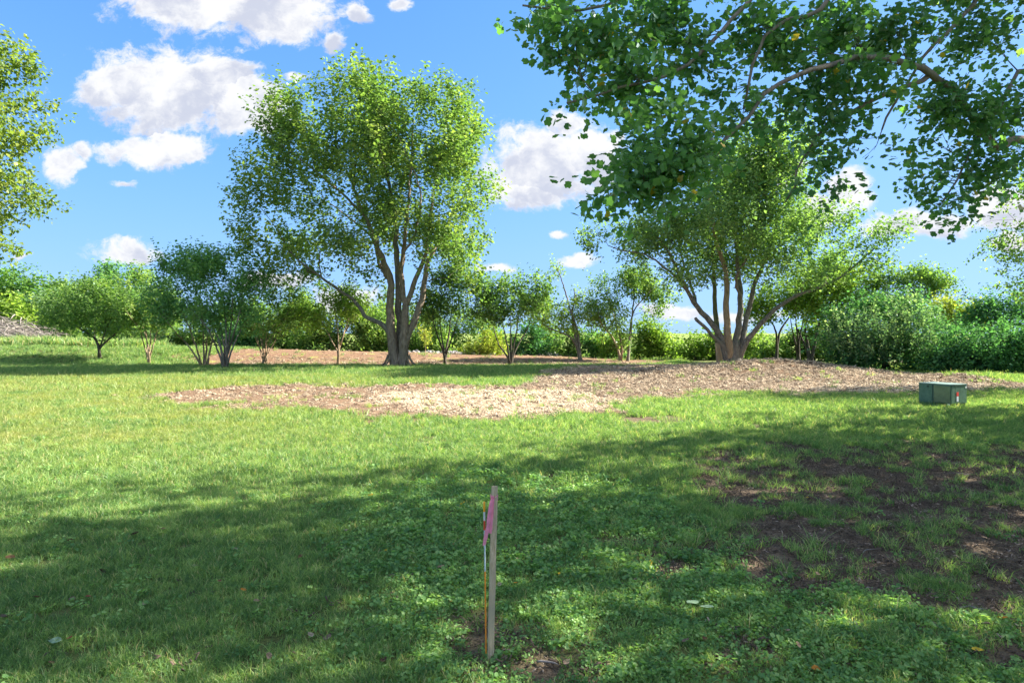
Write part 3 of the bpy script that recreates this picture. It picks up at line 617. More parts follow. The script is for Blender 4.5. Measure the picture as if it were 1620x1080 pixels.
def big_maple():
    d = 37.; b = base_at(632, d); t = Tree('maple_tree', 'tall maple with three thick trunks and a low limb reaching left', 'tree', b, seed=3)
    B = BK['maple']
    def S(pts, px0, z0=None): return [Vector(((px0-810)*d/F, d, b.z-.1))] + stemW(pts, d)
    t.limb(S([(621, 545), (617, 500), (618, 465), (616, 437), (603, 406), (590, 370), (577, 340, .5), (560, 300, .8), (548, 270, 1)], 627), .33, .06, B, 'trunk', 10, .4, .03, .2)
    t.limb(S([(633, 545, .5), (631, 494, .6), (630, 437, .5), (627, 395, .3), (625, 340), (612, 280), (596, 220, -.5), (590, 170, -.5)], 632), .27, .05, BK['grey'], 'trunk', 10, .4, .03, .4, label='darker middle trunk')
    t.limb(S([(638, 543, -.2), (641, 510, -.2), (642, 482, -.2)], 637), .31, .20, B, 'trunk', 10, .4, .02, .25)
    Pf = W(642, 483, d-.2); g = lambda *p: [Pf]+stemW(p, d)
    t.limb(g((636, 457), (636, 431), (639, 396), (645, 330, -.7), (650, 260, -1), (655, 190, -1)), .17, .03, B, 'limb', 8)
    t.limb(g((651, 461), (661, 433), (672, 406), (680, 350, -1), (690, 280, -1.5), (700, 220, -1.5)), .17, .03, B, 'limb', 8)
    Pr = W(640, 548, d-.2); t.limb([Pr]+stemW([(648, 523), (658, 502), (667, 474), (671, 447), (677, 415), (700, 370, 1), (720, 330, 1.5), (745, 295, 2)], d), .24, .04, B, 'limb', 8, label='outer right stem')
    t.limb([W(616, 528, d)]+stemW([(606, 514), (592, 507), (578, 500), (569, 486), (558, 473), (540, 462, -.5), (518, 445, -1), (490, 425, -1.5), (460, 398, -2)], d), .17, .04, BK['grey'], 'limb', 8, label='low limb arching out to the left')
    t.limb([W(612, 440, d)]+stemW([(600, 415, .5), (590, 380, 1.5), (560, 350, 2.5), (520, 320, 3)], d), .12, .03, B, 'limb', 7)
    t.limb([W(560, 300, d+.8)]+stemW([(562, 260), (573, 230), (560, 190), (540, 165)], d), .08, .02, B, 'limb', 6)
    t.limb([W(577, 342, d+.5)]+stemW([(545, 310, -1), (510, 280, -1.5), (460, 240, -2), (420, 215, -2)], d), .09, .02, B, 'limb', 6)
    t.limb([W(630, 430, d)]+stemW([(640, 400, -1.5), (660, 360, -2.6), (665, 300, -3.2), (640, 240, -3.5)], d), .10, .025, B, 'limb', 6)
    rr = random.Random(4)
    for (px, a, L) in ((637, -.4, .75), (640, -1.4, .6), (644, -.9, .65), (632, -1.9, .6), (647, .1, .8), (619, -2.6, .7), (615, 3., .6)):   # root flares
        x0 = (px-810)*d/F; p0 = Vector((x0, d-.1, b.z+.75)); q = Vector((math.cos(a), math.sin(a), 0))
        t.limb([p0, p0+q*.22+Vector((0, 0, -.45)), p0+q*L+Vector((0, 0, -.80))], .09, .035, B, 'root', 6, .2, .01)
    lob = lobesW([(590, 195, 62, 66), (500, 205, 75, 50), (430, 205, 46, 26), (690, 215, 62, 60), (640, 165, 55, 40), (460, 300, 70, 50), (600, 290, 95, 70), (715, 300, 50, 75), (440, 378, 46, 30), (540, 395, 66, 34),
                  (705, 400, 46, 48), (640, 370, 70, 45), (490, 432, 55, 24), (590, 140, 28, 24), (745, 200, 24, 30), (765, 300, 20, 22), (408, 300, 30, 25), (530, 145, 26, 26), (560, 440, 40, 20), (405, 205, 26, 14), (402, 345, 18, 12), (408, 395, 14, 10), (440, 440, 24, 10), (742, 440, 26, 24), (748, 375, 26, 30), (470, 240, 50, 30), (700, 150, 22, 22), (462, 160, 26, 18), (735, 160, 18, 14)], d)
    lob = [(c, (r[0], max(r[1], 1.8), r[2])) for c, r in lob]
    # lobes are spread through the depth of the crown as well
    lob = [((c[0], c[1]+o, c[2]), r) for i, (c, r) in enumerate(lob) for o in ((-2.2, 1.8) if i < 13 and i not in (2, 4) else (0,))]
    Cn = lobe_points(lob, 860, t.rng, .82); ctr = np.array(W(610, 420, d)); t.grow(Cn, BK['twig'], thick=.013, skip=.3)
    t.crown(Cn, ctr, FM['maple'], 4, 17, 1.05, .20, up=1.0, out=.5, spread=.10)
def right_tree():
    d = 36.; b = base_at(1160, d); t = Tree('spreading_tree', 'broad spreading tree with many grey stems rising from one stout base in the mulch', 'tree', b, seed=5); B = BK['grey']
    t.limb([b+Vector((0, 0, -.1)), b+Vector((0, 0, .35)), b+Vector((.02, 0, .9)), b+Vector((.02, 0, 1.5))], .58, .36, B, 'trunk', 12, .25, .01, .35)
    def st(px0, pts, r0, r1, **kw): t.limb([Vector(((px0-810)*d/F, d, b.z+.25))]+stemW(pts, d), r0, r1, kw.pop('bark', B), kw.pop('name', 'limb'), 8, .35, .025, .1, **kw)
    st(1152, [(1147, 556, -.2), (1140, 533, -.3), (1125, 510, -.5), (1103, 486, -.8), (1087, 459, -1.2), (1075, 435, -1.6), (1058, 400, -2), (1040, 375, -2.4)], .24, .04)
    st(1158, [(1153, 548, -.35), (1150, 510, -.4), (1148, 478, -.4), (1151, 451, -.3), (1144, 417), (1133, 380), (1125, 340), (1120, 300)], .25, .05, bark=BK['tan'])
    st(1162, [(1165, 546, .2), (1170, 506, .3), (1172, 472, .5), (1168, 431, .7), (1165, 380, 1), (1160, 320, 1), (1155, 270, 1)], .24, .04)
    st(1168, [(1176, 524, .4), (1182, 500, .6), (1190, 465, .8), (1197, 441, 1), (1215, 400, 1.3), (1228, 350, 1.6), (1238, 300, 2)], .21, .04)
    st(1168, [(1173, 556, -.2), (1185, 535, -.4), (1205, 510, -.7), (1225, 490, -.9), (1246, 476, -1), (1266, 465, -1.2), (1294, 455, -1.4), (1330, 438, -1.6), (1362, 412, -1.8), (1388, 388, -2)], .20, .035, label='long limb sweeping out to the right')
    st(1150, [(1144, 548, -.4), (1133, 536, -.6), (1119, 522, -.9), (1107, 510, -1.1), (1100, 503, -1.2)], .12, .085, name='broken_limb')
    t.limb([W(1087, 459, d-1.2)]+stemW([(1060, 430, -2), (1020, 402, -2.5), (985, 398, -2.8), (962, 388, -3)], d), .09, .02, B, 'limb', 6)
    t.limb([W(1172, 472, d+.5)]+stemW([(1165, 440, -1), (1185, 400, -2.2), (1210, 350, -2.8), (1235, 290, -3)], d), .10, .02, B, 'limb', 6)
    t.limb([W(1103, 486, d-.8)]+stemW([(1090, 440, .6), (1075, 390, 1.6), (1085, 330, 2.4), (1100, 280, 2.6)], d), .10, .02, B, 'limb', 6)
    L0 = [(1140, 300, 64, 46), (1110, 370, 80, 50), (1040, 378, 60, 34), (952, 384, 46, 22), (1225, 305, 62, 55), (1205, 385, 74, 52), (1285, 360, 44, 40), (1330, 418, 52, 32), (1370, 382, 30, 18), (1080, 432, 46, 24), (1265, 430, 56, 26), (1165, 262, 46, 34), (1238, 240, 34, 32), (1000, 398, 40, 24), (1180, 420, 44, 18), (1195, 262, 40, 36), (1150, 238, 26, 18), (1215, 300, 50, 40), (1170, 330, 56, 40)]
    lob = [(c, (r[0], max(r[1], 1.6), r[2])) for c, r in lobesW(L0, d)]
    lob = [((c[0], c[1]+o, c[2]), r) for i, (c, r) in enumerate(lob) for o in ((-2.4, 1.8) if i not in (3, 8, 12, 13) else (-2,))]
    Cn = lobe_points(lob, 900, t.rng, .62); t.grow(Cn, BK['twig'], thick=.012, skip=.3)
    t.crown(Cn, np.array(W(1165, 470, d)), FM['right'], 4, 17, .95, .165, up=.6, out=.45, spread=.115)
    # slender tree right behind, its bark peeled near the ground
    d2 = 37.6; b2 = base_at(1140, d2); t2 = Tree('slender_tree', 'slender tree close behind the spreading tree, its lower trunk peeled pale orange', 'tree', b2, seed=6)
    t2.limb([b2, W(1138, 560, d2), W(1136, 542, d2)], .22, .19, BK['peeled'], 'trunk', 9, .25, .01, .15, label='pale peeled lower trunk')
    t2.limb([W(1136, 543, d2), W(1133, 505, d2), W(1131, 470, d2), W(1129, 425, d2), W(1124, 380, d2+.5), W(1112, 330, d2+1)], .19, .04, BK['moss'], 'limb', 8, .35, .02, label='mossy upper trunk')
    C2 = lobe_points(lobesW([(1125, 350, 30, 40), (1105, 400, 30, 30), (1140, 420, 20, 25), (1110, 300, 22, 24)], d2+1), 150, t2.rng); t2.grow(C2, BK['twig'], skip=.4); t2.crown(C2, np.array(W(1130, 420, d2)), FM['right'], 3, 10, .7, .13)
big_maple(); right_tree()

G1 = 'small multi-stemmed trees along the far edge of the lawn'
def small_trees():
    S = std_tree
    S('small_tree', 'low rounded tree with a short forked trunk, first on the grassy bank from the left', 'tree', 158, 41, [[(157, 555), (153, 540), (140, 528), (120, 515)], [(157, 552), (163, 535), (170, 515)], [(156, 548), (150, 530), (148, 505)], [(158, 550), (180, 530), (195, 512)]],
      [(150, 485, 62, 34), (105, 500, 34, 26), (195, 498, 38, 26), (160, 458, 36, 18), (130, 515, 50, 14), (185, 520, 30, 12)], FM['mid'], BK['dark'], 330, 3, 10, .6, .13, 11, .11, G1)
    S('small_tree', 'small tree with five thin pale stems on the grassy bank, second from the left', 'tree', 236, 39.5, [[(228, 545), (220, 520), (205, 500)], [(232, 540), (230, 505)], [(238, 540), (240, 500)], [(243, 545), (250, 520), (262, 500)], [(235, 550), (226, 515)]],
      [(228, 478, 42, 38), (205, 495, 28, 30), (255, 500, 30, 26), (225, 450, 26, 16)], FM['mid'], BK['tan'], 240, 3, 10, .6, .125, 12, .06, G1, base_r=.15)
    S('small_tree', 'dark green small tree with curving tan stems leaning left, beside the taller grey-stemmed one', 'tree', 322, 36.5, [[(303, 553), (292, 540), (275, 522), (262, 505)], [(310, 548), (301, 522), (290, 495)], [(322, 545), (321, 520), (318, 490)], [(333, 550), (337, 530), (333, 500)], [(327, 552), (328, 532), (340, 505)]],
      [(285, 458, 42, 40), (310, 425, 36, 26), (258, 480, 28, 28), (300, 495, 46, 22), (275, 425, 26, 18)], FM['dark'], BK['tan'], 260, 3, 10, .6, .125, 13, .075, G1, base_r=.18)
    S('small_tree', 'tall dark green small tree with a fan of grey stems, left of the maple', 'tree', 357, 35, [[(354, 542), (342, 500), (325, 460)], [(358, 540), (357, 500), (352, 455)], [(363, 550), (369, 530), (378, 500), (385, 465)], [(343, 551), (326, 516), (300, 488)], [(350, 552), (338, 520), (318, 480)], [(361, 545), (366, 510), (368, 465)], [(366, 556), (380, 522), (396, 490)]],
      [(360, 435, 46, 36), (325, 430, 30, 26), (392, 450, 20, 32), (345, 490, 52, 24), (305, 408, 13, 10), (350, 405, 26, 12), (335, 405, 8, 14), (375, 402, 10, 14), (398, 500, 14, 22)], FM['dark'], BK['grey'], 280, 3, 10, .62, .125, 14, .075, G1, base_r=.16, gap=.38)
    S('small_tree', 'open airy tree with a tight vase of brown stems on the bare bank', 'tree', 417, 39, [[(408, 545), (399, 520), (388, 500)], [(413, 540), (408, 505)], [(416, 540), (417, 500)], [(420, 540), (428, 505)], [(426, 545), (440, 515), (455, 495)], [(422, 545), (434, 510)], [(411, 550), (402, 510)], [(428, 552), (446, 520), (468, 500)]],
      [(428, 508, 40, 28), (398, 512, 26, 28), (452, 478, 30, 28), (418, 462, 24, 20), (465, 505, 20, 18)], FM['mid'], BK['tan'], 190, 3, 8, .55, .12, 15, .05, G1, base_r=.22, gap=.5)
    S('small_tree', 'light green tree on one short trunk forking into pale stems, on the bare bank', 'tree', 535, 39, [[(535, 560), (531, 550), (520, 530), (508, 500)], [(535, 558), (535, 530), (530, 495)], [(536, 555), (543, 530), (552, 505)], [(536, 555), (546, 525), (565, 500)]],
      [(528, 488, 46, 24), (556, 480, 28, 22), (498, 500, 26, 20), (540, 465, 30, 12)], FM['lime'], BK['tan'], 210, 3, 9, .58, .12, 16, .08, G1, gap=.45)
    S('small_tree', 'slim tree with four dark stems, just right of the maple trunks', 'tree', 704, 39, [[(703, 562), (692, 530), (682, 500)], [(703, 560), (698, 530), (695, 500)], [(705, 560), (711, 520), (716, 480)], [(706, 560), (715, 535), (726, 500)]],
      [(705, 468, 40, 30), (688, 490, 28, 22), (730, 460, 28, 28), (712, 440, 26, 14), (735, 490, 16, 14)], FM['mid'], BK['dark'], 260, 3, 9, .6, .125, 17, .09, G1, gap=.42)
    S('small_tree', 'rounded small tree with a cluster of slanting dark stems, alone between the two large trees', 'tree', 808, 38.5, [[(804, 555), (799, 530), (793, 500)], [(811, 555), (818, 520), (822, 490)], [(814, 556), (834, 520), (843, 495)], [(800, 560), (789, 545), (782, 522), (775, 500)], [(808, 550), (808, 500)]],
      [(808, 478, 48, 28), (778, 490, 28, 24), (842, 468, 28, 26), (800, 450, 36, 14), (852, 450, 14, 12), (768, 470, 14, 18)], FM['mid'], BK['dark'], 330, 3, 9, .6, .125, 18, .08, G1, base_r=.12, gap=.4)
    S('leaning_tree', 'scraggly tree with a thin bent top poking into the sky and one limb leaning left', 'tree', 918, 43, [[(916, 540), (910, 512), (902, 490), (897, 470), (889, 445), (880, 420)], [(912, 548), (902, 533), (890, 527), (870, 519), (856, 512)], [(905, 500), (910, 475), (908, 458)]],
      [(868, 496, 30, 20), (885, 515, 22, 14), (912, 488, 14, 26), (903, 470, 10, 14), (880, 430, 5, 13), (862, 478, 16, 12), (925, 475, 8, 16), (897, 505, 12, 18)], FM['lime'], BK['grey'], 170, 3, 8, .5, .12, 19, .12, gap=.4)
    S('young_tree', 'young tree with two crossing thin stems beside the scraggly leaning tree', 'tree', 982, 44, [[(976, 548), (966, 530), (950, 510), (945, 480)], [(984, 555), (980, 530), (972, 503), (962, 470)]],
      [(948, 478, 20, 38), (964, 502, 28, 26), (952, 448, 10, 14), (978, 530, 16, 20), (935, 500, 12, 16)], FM['mid'], BK['tan'], 200, 3, 8, .55, .125, 20, .08, 'young trees in front of the field')
    S('young_tree', 'young tree with one straight slim trunk and drooping leaf sprays, left of the spreading tree', 'tree', 993, 44, [[(997, 540), (999, 510), (1002, 480), (1006, 450)], [(1000, 500), (1020, 470), (1035, 455)]],
      [(1010, 452, 28, 24), (984, 468, 20, 15), (1040, 470, 18, 13), (1012, 432, 18, 12), (1038, 492, 12, 6), (990, 440, 12, 12)], FM['mid'], BK['grey'], 190, 3, 9, .6, .13, 21, .09, 'young trees in front of the field', hang=.7)
    S('shrub', 'bright yellow-green shrub with a curved bare brown stem behind the bank', 'shrub', 760, 47, [[(758, 552), (762, 542), (769, 532)]], [(755, 548, 24, 14), (772, 538, 20, 12), (745, 555, 10, 9), (780, 556, 16, 10)], FM['yellow'], BK['tan'], 120, 3, 9, .45, .12, 22, .12, sides=6)
    S('sapling', 'thin staked sapling with a tuft of yellow-green leaves right of the maple', 'sapling', 673, 45, [[(673, 550), (672, 520)]], [(672, 530, 6, 14), (669, 520, 6, 6), (676, 540, 4, 6)], FM['yellow'], BK['tan'], 26, 2, 6, .35, .11, 23, .03)
small_trees()

def hedge():
    gh = 'shrubs and small trees of the wild hedgerow behind the bank'; rr = random.Random(5)
    rows = [  # px, topY, halfwidth, baseY-ish, distance, material, words
     (66, 500, 40, 60, 'lime', 'bright yellow-green bushy tree at the right end of the brush pile'), (105, 465, 40, 56, 'mid', 'mid green bushy tree directly behind the first bank tree'),
     (200, 508, 34, 54, 'mid', 'low green bush showing under the crowns of the bank trees at left'), (255, 512, 30, 54, 'silver', 'greyish green bush behind the five-stemmed bank tree'), (300, 520, 32, 54, 'dark', 'dark low bush behind the tan-stemmed tree'),
     (372, 505, 34, 55, 'mid', 'green bush seen between grey stems and the vase-shaped tree'), (392, 528, 30, 52, 'blue', 'low dark bush left of the vase-shaped tree on the bank'), (450, 515, 34, 52, 'dark', 'dark twiggy bush right of the vase-shaped tree'),
     (478, 488, 30, 56, 'lime', 'light green treetop behind the low twiggy bushes, left of the light green bank tree'), (500, 522, 34, 51, 'mid', 'wide twiggy bush with slanting dark stems left of the light green bank tree'), (560, 505, 34, 52, 'mid', 'green bush just right of the light green bank tree'),
     (588, 512, 26, 52, 'blue', 'dark bluish bush tucked left of the maple base'), (612, 470, 26, 58, 'lime', 'yellow-green treetop glimpsed behind the maple trunks'), (662, 492, 26, 56, 'mid', 'green tree seen right behind the sapling'), (685, 520, 24, 52, 'blue', 'dark bush behind the slim dark-stemmed tree'),
     (735, 505, 36, 56, 'mid', 'broad green bush above the yellow-green shrub'), (640, 518, 20, 52, 'mid', 'small green bush right behind the maple trunks'), (790, 520, 30, 58, 'lime', 'pale green field-side bush behind the rounded small tree'), (838, 524, 26, 50, 'blue', 'dark bluish bush right of the rounded small tree'),
     (868, 528, 24, 52, 'mid', 'mid green bush left of the leaning trunk'), (900, 534, 18, 50, 'blue', 'small dark bush at the foot of the leaning trunk'), (945, 532, 26, 50, 'dark', 'dark green bush between leaning trunk and young trees'),
     (968, 545, 18, 48, 'lime', 'low lime bush at the feet of the young trees'), (1025, 520, 26, 49, 'lime', 'lime green bush right of the young trees'), (1050, 528, 26, 49, 'lime', 'second lime green bush at the gap to the open field'), (1103, 545, 24, 47, 'lime', 'small yellow-green bush left of the spreading tree, in front of the field'),
     (1128, 538, 20, 47, 'mid', 'leafy bush touching the slender peeled trunk'), (1196, 540, 26, 50, 'lime', 'sunny bush between the spreading tree and its long right limb'), (1222, 552, 22, 45, 'dark', 'low brushy shrub behind the mulch heap'), (1262, 535, 30, 46, 'mid', 'dark undergrowth bush among the thin trunks'), (1305, 525, 30, 45, 'mid', 'undergrowth bush right of the thin trunks')]
    for i, (px, ty, hw, d, m, lab) in enumerate(rows):
        ty -= 26 if 360 < px < 600 else 14; m = 'mid' if m in ('blue', 'dark') and i % 3 else m; gy = 527+HC*F/d; h = (gy-ty)
        x = (px-810)*d/F; b = base_at(px, d); sc = d/F
        lobes = [(px, ty+h*.36, hw*.82, h*.34), (px-hw*.42, ty+h*.58, hw*.62, h*.34), (px+hw*.42, ty+h*.55, hw*.62, h*.36), (px, ty+h*.78, hw*.95, h*.22)]
        st = [[(px+rr.uniform(-.2, .2)*hw, gy-h*.3), (px+rr.uniform(-.6, .6)*hw, gy-h*.62)] for _ in range(4)]
        n = int(90*(hw/30)*(h/45))
        std_tree('bush' if h < 60 else 'hedgerow_tree', lab, 'bush' if h < 60 else 'tree', px, d, st, lobes, FM[m], BK['dark'], n, 3, 10, .62, .17, 200+i, .05, gh, base_r=.4, sides=5, thick=.014, gap=.42)
    gw = 'trees of the wood at far left'
    for i, (px, ty, hw, d, m, lab) in enumerate([
     (-30, 425, 60, 68, 'wood', 'tall green woodland tree cut by the left edge, above the brush pile'), (42, 432, 46, 68, 'wood', 'woodland tree with a flat-topped crown over the brush pile'), (92, 444, 38, 70, 'mid', 'woodland tree with a lower crown, second behind the pile'),
     (20, 478, 34, 58, 'lime', 'rounded yellow-green tree directly behind the brush pile'), (62, 470, 30, 60, 'silver', 'grey-green tree between the lime tree and the first bank tree'), (140, 448, 34, 68, 'lime', 'light woodland tree between the two tall clumps'),
     (178, 420, 36, 74, 'dark', 'tallest dark woodland tree rising above the bank trees'), (222, 424, 26, 76, 'mid', 'woodland tree just right of the tallest dark one'), (250, 452, 30, 66, 'mid', 'woodland tree whose top shows left of the grey-stemmed tree'),
     (400, 478, 26, 60, 'mid', 'far green tree seen between the grey-stemmed and vase-shaped trees'), (-90, 440, 50, 62, 'wood', 'woodland tree at the very left edge behind the pile')]):
        gy = 527+HC*F/d; h = gy-ty
        lobes = [(px, ty+h*.25, hw*.7, h*.24), (px-hw*.4, ty+h*.42, hw*.6, h*.28), (px+hw*.42, ty+h*.4, hw*.58, h*.28), (px, ty+h*.6, hw*.9, h*.25), (px+hw*.1, ty+h*.12, hw*.35, h*.12)]
        std_tree('woodland_tree', lab, 'tree', px, d, [[(px, gy-h*.3), (px+5, gy-h*.7)], [(px-3, gy-h*.3), (px-hw*.5, gy-h*.6)]], lobes, FM[m], BK['dark'], int(170*(hw/36)*(h/130)), 3, 11, .9, .26, 300+i, .16, gw, thick=.015, spread=.13)
hedge()

def right_side():
    S = std_tree; g = 'thin-trunked trees behind the mulch heap'
    S('thin_tree', 'thin dark trunk forking low under a bright yellow-green crown, nearest right of the spreading tree', 'tree', 1228, 42, [[(1230, 545), (1236, 520), (1250, 500), (1262, 480)], [(1229, 548), (1226, 520), (1212, 498)]], [(1235, 480, 40, 24), (1205, 490, 30, 18), (1262, 462, 34, 22)], FM['lime'], BK['dark'], 190, 3, 10, .65, .14, 401, .10, g)
    S('thin_tree', 'slightly leaning thin dark trunk, second right of the spreading tree', 'tree', 1264, 41, [[(1260, 550), (1254, 525), (1250, 505)], [(1263, 545), (1258, 500)], [(1264, 540), (1272, 500)]], [(1288, 462, 40, 30), (1312, 442, 36, 22), (1265, 492, 28, 16)], FM['lime'], BK['dark'], 210, 3, 10, .65, .14, 402, .10, g)
    S('thin_tree', 'curved dark trunk nearest the silvery shrub', 'tree', 1282, 40, [[(1276, 552), (1266, 530), (1258, 512)], [(1278, 545), (1274, 515), (1285, 490)], [(1300, 500), (1330, 470)]], [(1342, 452, 40, 26), (1372, 470, 34, 26), (1320, 485, 40, 18), (1368, 440, 24, 14)], FM['lime'], BK['dark'], 240, 3, 10, .65, .14, 403, .11, g)
    S('flat_topped_tree', 'light green tree with a wide ragged crown above the silvery shrub', 'tree', 1424, 40, [[(1420, 550), (1425, 510), (1450, 484), (1478, 465)], [(1420, 530), (1405, 490), (1400, 465)]], [(1415, 455, 32, 22), (1450, 440, 34, 13), (1485, 452, 22, 14), (1405, 480, 34, 20), (1440, 470, 26, 14), (1400, 436, 14, 9)], FM['mid'], BK['grey'], 260, 3, 9, .6, .135, 404, .13, gap=.5)
    S('yellowing_shrub', 'yellowing shrub top behind the silvery shrub', 'shrub', 1506, 38, [[(1506, 550), (1506, 510)], [(1504, 550), (1520, 515)]], [(1494, 487, 24, 13), (1522, 500, 28, 15), (1488, 508, 30, 16), (1530, 515, 26, 14)], FM['yellow'], BK['dark'], 190, 3, 9, .5, .13, 405, .07)
    # large silvery shrub with upright shoots
    d = 31.5; t = S('silvery_shrub', 'large grey-green shrub bristling with pale upright shoots, behind the mulch', 'shrub', 1400, d, [[(1400, 560), (1390, 520)], [(1398, 560), (1350, 530)], [(1402, 560), (1450, 520)], [(1400, 555), (1425, 500)]],
      [(1395, 530, 62, 40), (1338, 550, 44, 34), (1450, 528, 44, 44), (1420, 492, 40, 20), (1330, 515, 30, 28), (1470, 560, 26, 30), (1395, 570, 80, 20), (1365, 480, 26, 14)], FM['blue'], BK['dark'], 560, 3, 10, .5, .12, 406, .08, base_r=.4, up=.9)
    lw = lobesW([(1395, 525, 62, 42, -1.0), (1345, 535, 40, 34, -1), (1450, 525, 40, 44, -1), (1420, 488, 46, 18)], d, 1.3); Cn = lobe_points(lw, 330, t.rng, .5)
    t.crown(Cn, np.array(W(1400, 560, d)), FM['silver'], 2, 15, .7, .10, name='pale_shoots', up=1.8, out=.25, spread=.05, hang=-.3)
    d = 29.; t = S('green_shrub', 'dense dark blue-green shrub mound at the right edge behind the utility box', 'shrub', 1560, d, [[(1560, 560), (1550, 530)], [(1560, 560), (1600, 530)], [(1558, 560), (1510, 560)]],
      [(1560, 553, 66, 34), (1508, 572, 40, 22), (1605, 545, 44, 44), (1550, 580, 75, 14), (1640, 560, 40, 34), (1590, 530, 34, 18)], FM['blue'], BK['dark'], 760, 3, 10, .45, .105, 407, .07, base_r=.4, up=1.0, gap=.3)
    S('arching_tree', 'dark loose-branched tree arching over the blue-green shrub mound', 'tree', 1600, 34, [[(1595, 550), (1580, 510), (1560, 490)], [(1600, 550), (1610, 510), (1605, 480)], [(1602, 550), (1625, 505), (1640, 480)]], [(1565, 490, 26, 14), (1600, 485, 30, 18), (1545, 505, 28, 14), (1630, 480, 30, 34), (1585, 515, 44, 18)], FM['blue'], BK['dark'], 230, 3, 9, .55, .12, 408, .09, gap=.45)
right_side()

def side_trees():
    # tree at the left edge, only the tips of its right side in view
    d = 18.; S = std_tree
    b = base_at(-330, d); t = Tree('feathery_tree', 'tall tree at the left edge, its olive green branch tips reaching into the sky', 'tree', b, seed=31)
    t.limb([b, W(-325, 480, d), W(-310, 300, d), W(-290, 100, d), W(-280, -60, d)], .26, .05, BK['grey'], 'trunk', 10, .4, .03, .3)
    lob = lobesW([(-60, 200, 95, 62), (-70, 120, 80, 60), (-50, 285, 82, 38), (-80, 60, 62, 60), (-130, 330, 112, 42), (-45, 345, 42, 18), (-60, 375, 44, 16), (20, 225, 22, 14), (12, 155, 24, 12), (28, 200, 18, 10), (18, 300, 24, 12), (10, 325, 22, 12), (5, 90, 18, 22), (0, 390, 6, 8), (-250, 200, 150, 190), (-200, 20, 110, 120), (-300, 330, 160, 60)], d, 1.6)
    Cn = lobe_points(lob, 1150, t.rng, .42); t.grow(Cn, BK['twig'], thick=.009, skip=.25, lift=.05); t.crown(Cn, np.array(W(-260, 260, d)), FM['edge'], 3, 14, .5, .11, up=.15, out=.95, spread=.08, hang=.3)
    # tree at the right edge
    d = 23.; b = base_at(1920, d); t = Tree('ragged_tree', 'ragged tree at the right edge with thin drooping leafy twigs, beyond the box', 'tree', b, seed=32)
    t.limb([b, W(1920, 450, d), W(1910, 300, d), W(1900, 150, d)], .22, .05, BK['dark'], 'trunk', 10, .4, .03, .3)
    lob = lobesW([(1650, 300, 80, 46), (1640, 380, 70, 46), (1660, 450, 58, 44), (1590, 310, 30, 12), (1600, 350, 26, 10), (1600, 395, 24, 14), (1610, 450, 18, 22), (1760, 350, 120, 130), (1850, 200, 130, 120), (1900, 380, 120, 90)], d, 2.)
    Cn = lobe_points(lob, 760, t.rng, .5); t.grow(Cn, BK['twig'], thick=.010, skip=.25, lift=.02); t.crown(Cn, np.array(W(1850, 330, d)), FM['mid'], 3, 9, .5, .10, up=-.1, out=.8, spread=.09, hang=.6)
    # two further trees to the right of the picture: their shade lies over the lawn
    for (x, y, h, r, sd_) in ((19.5, 14.5, 12, 5.4, 33), (18, 4.5, 12, 6.2, 34)):
        b = Vector((x, y, float(H(x, y))-.05)); t = Tree('shade_tree', {33: 'leafy shade tree beyond the right edge, beside the ragged tree', 34: 'leafy shade tree right of the camera, shading the bare soil', 35: 'leafy shade tree behind the camera at right', 36: 'leafy shade tree directly behind the camera'}[sd_], 'tree', b, 'shade trees outside the picture', sd_)
        t.limb([b, b+Vector((.2, .1, h*.3)), b+Vector((-.1, .2, h*.6)), b+Vector((.1, 0, h*.85))], .28, .06, BK['grey'], 'trunk', 9, .5, .04, .3)
        lob = [((x, y, h*.62), (r*.8, r*.8, h*.28)), ((x-r*.5, y, h*.5), (r*.55, r*.6, h*.2)), ((x+r*.4, y+r*.4, h*.55), (r*.6, r*.6, h*.2)), ((x, y-r*.5, h*.52), (r*.6, r*.55, h*.2)), ((x, y, h*.85), (r*.5, r*.5, h*.14))]
        Cn = lobe_points(lob, 400, t.rng, .52); t.grow(Cn, BK['twig'], thick=.01, skip=.3); t.crown(Cn, np.array((x, y, h*.4)), FM['mid'], 3, 9, .8, .23, up=.3, out=.5, spread=.13)
side_trees()

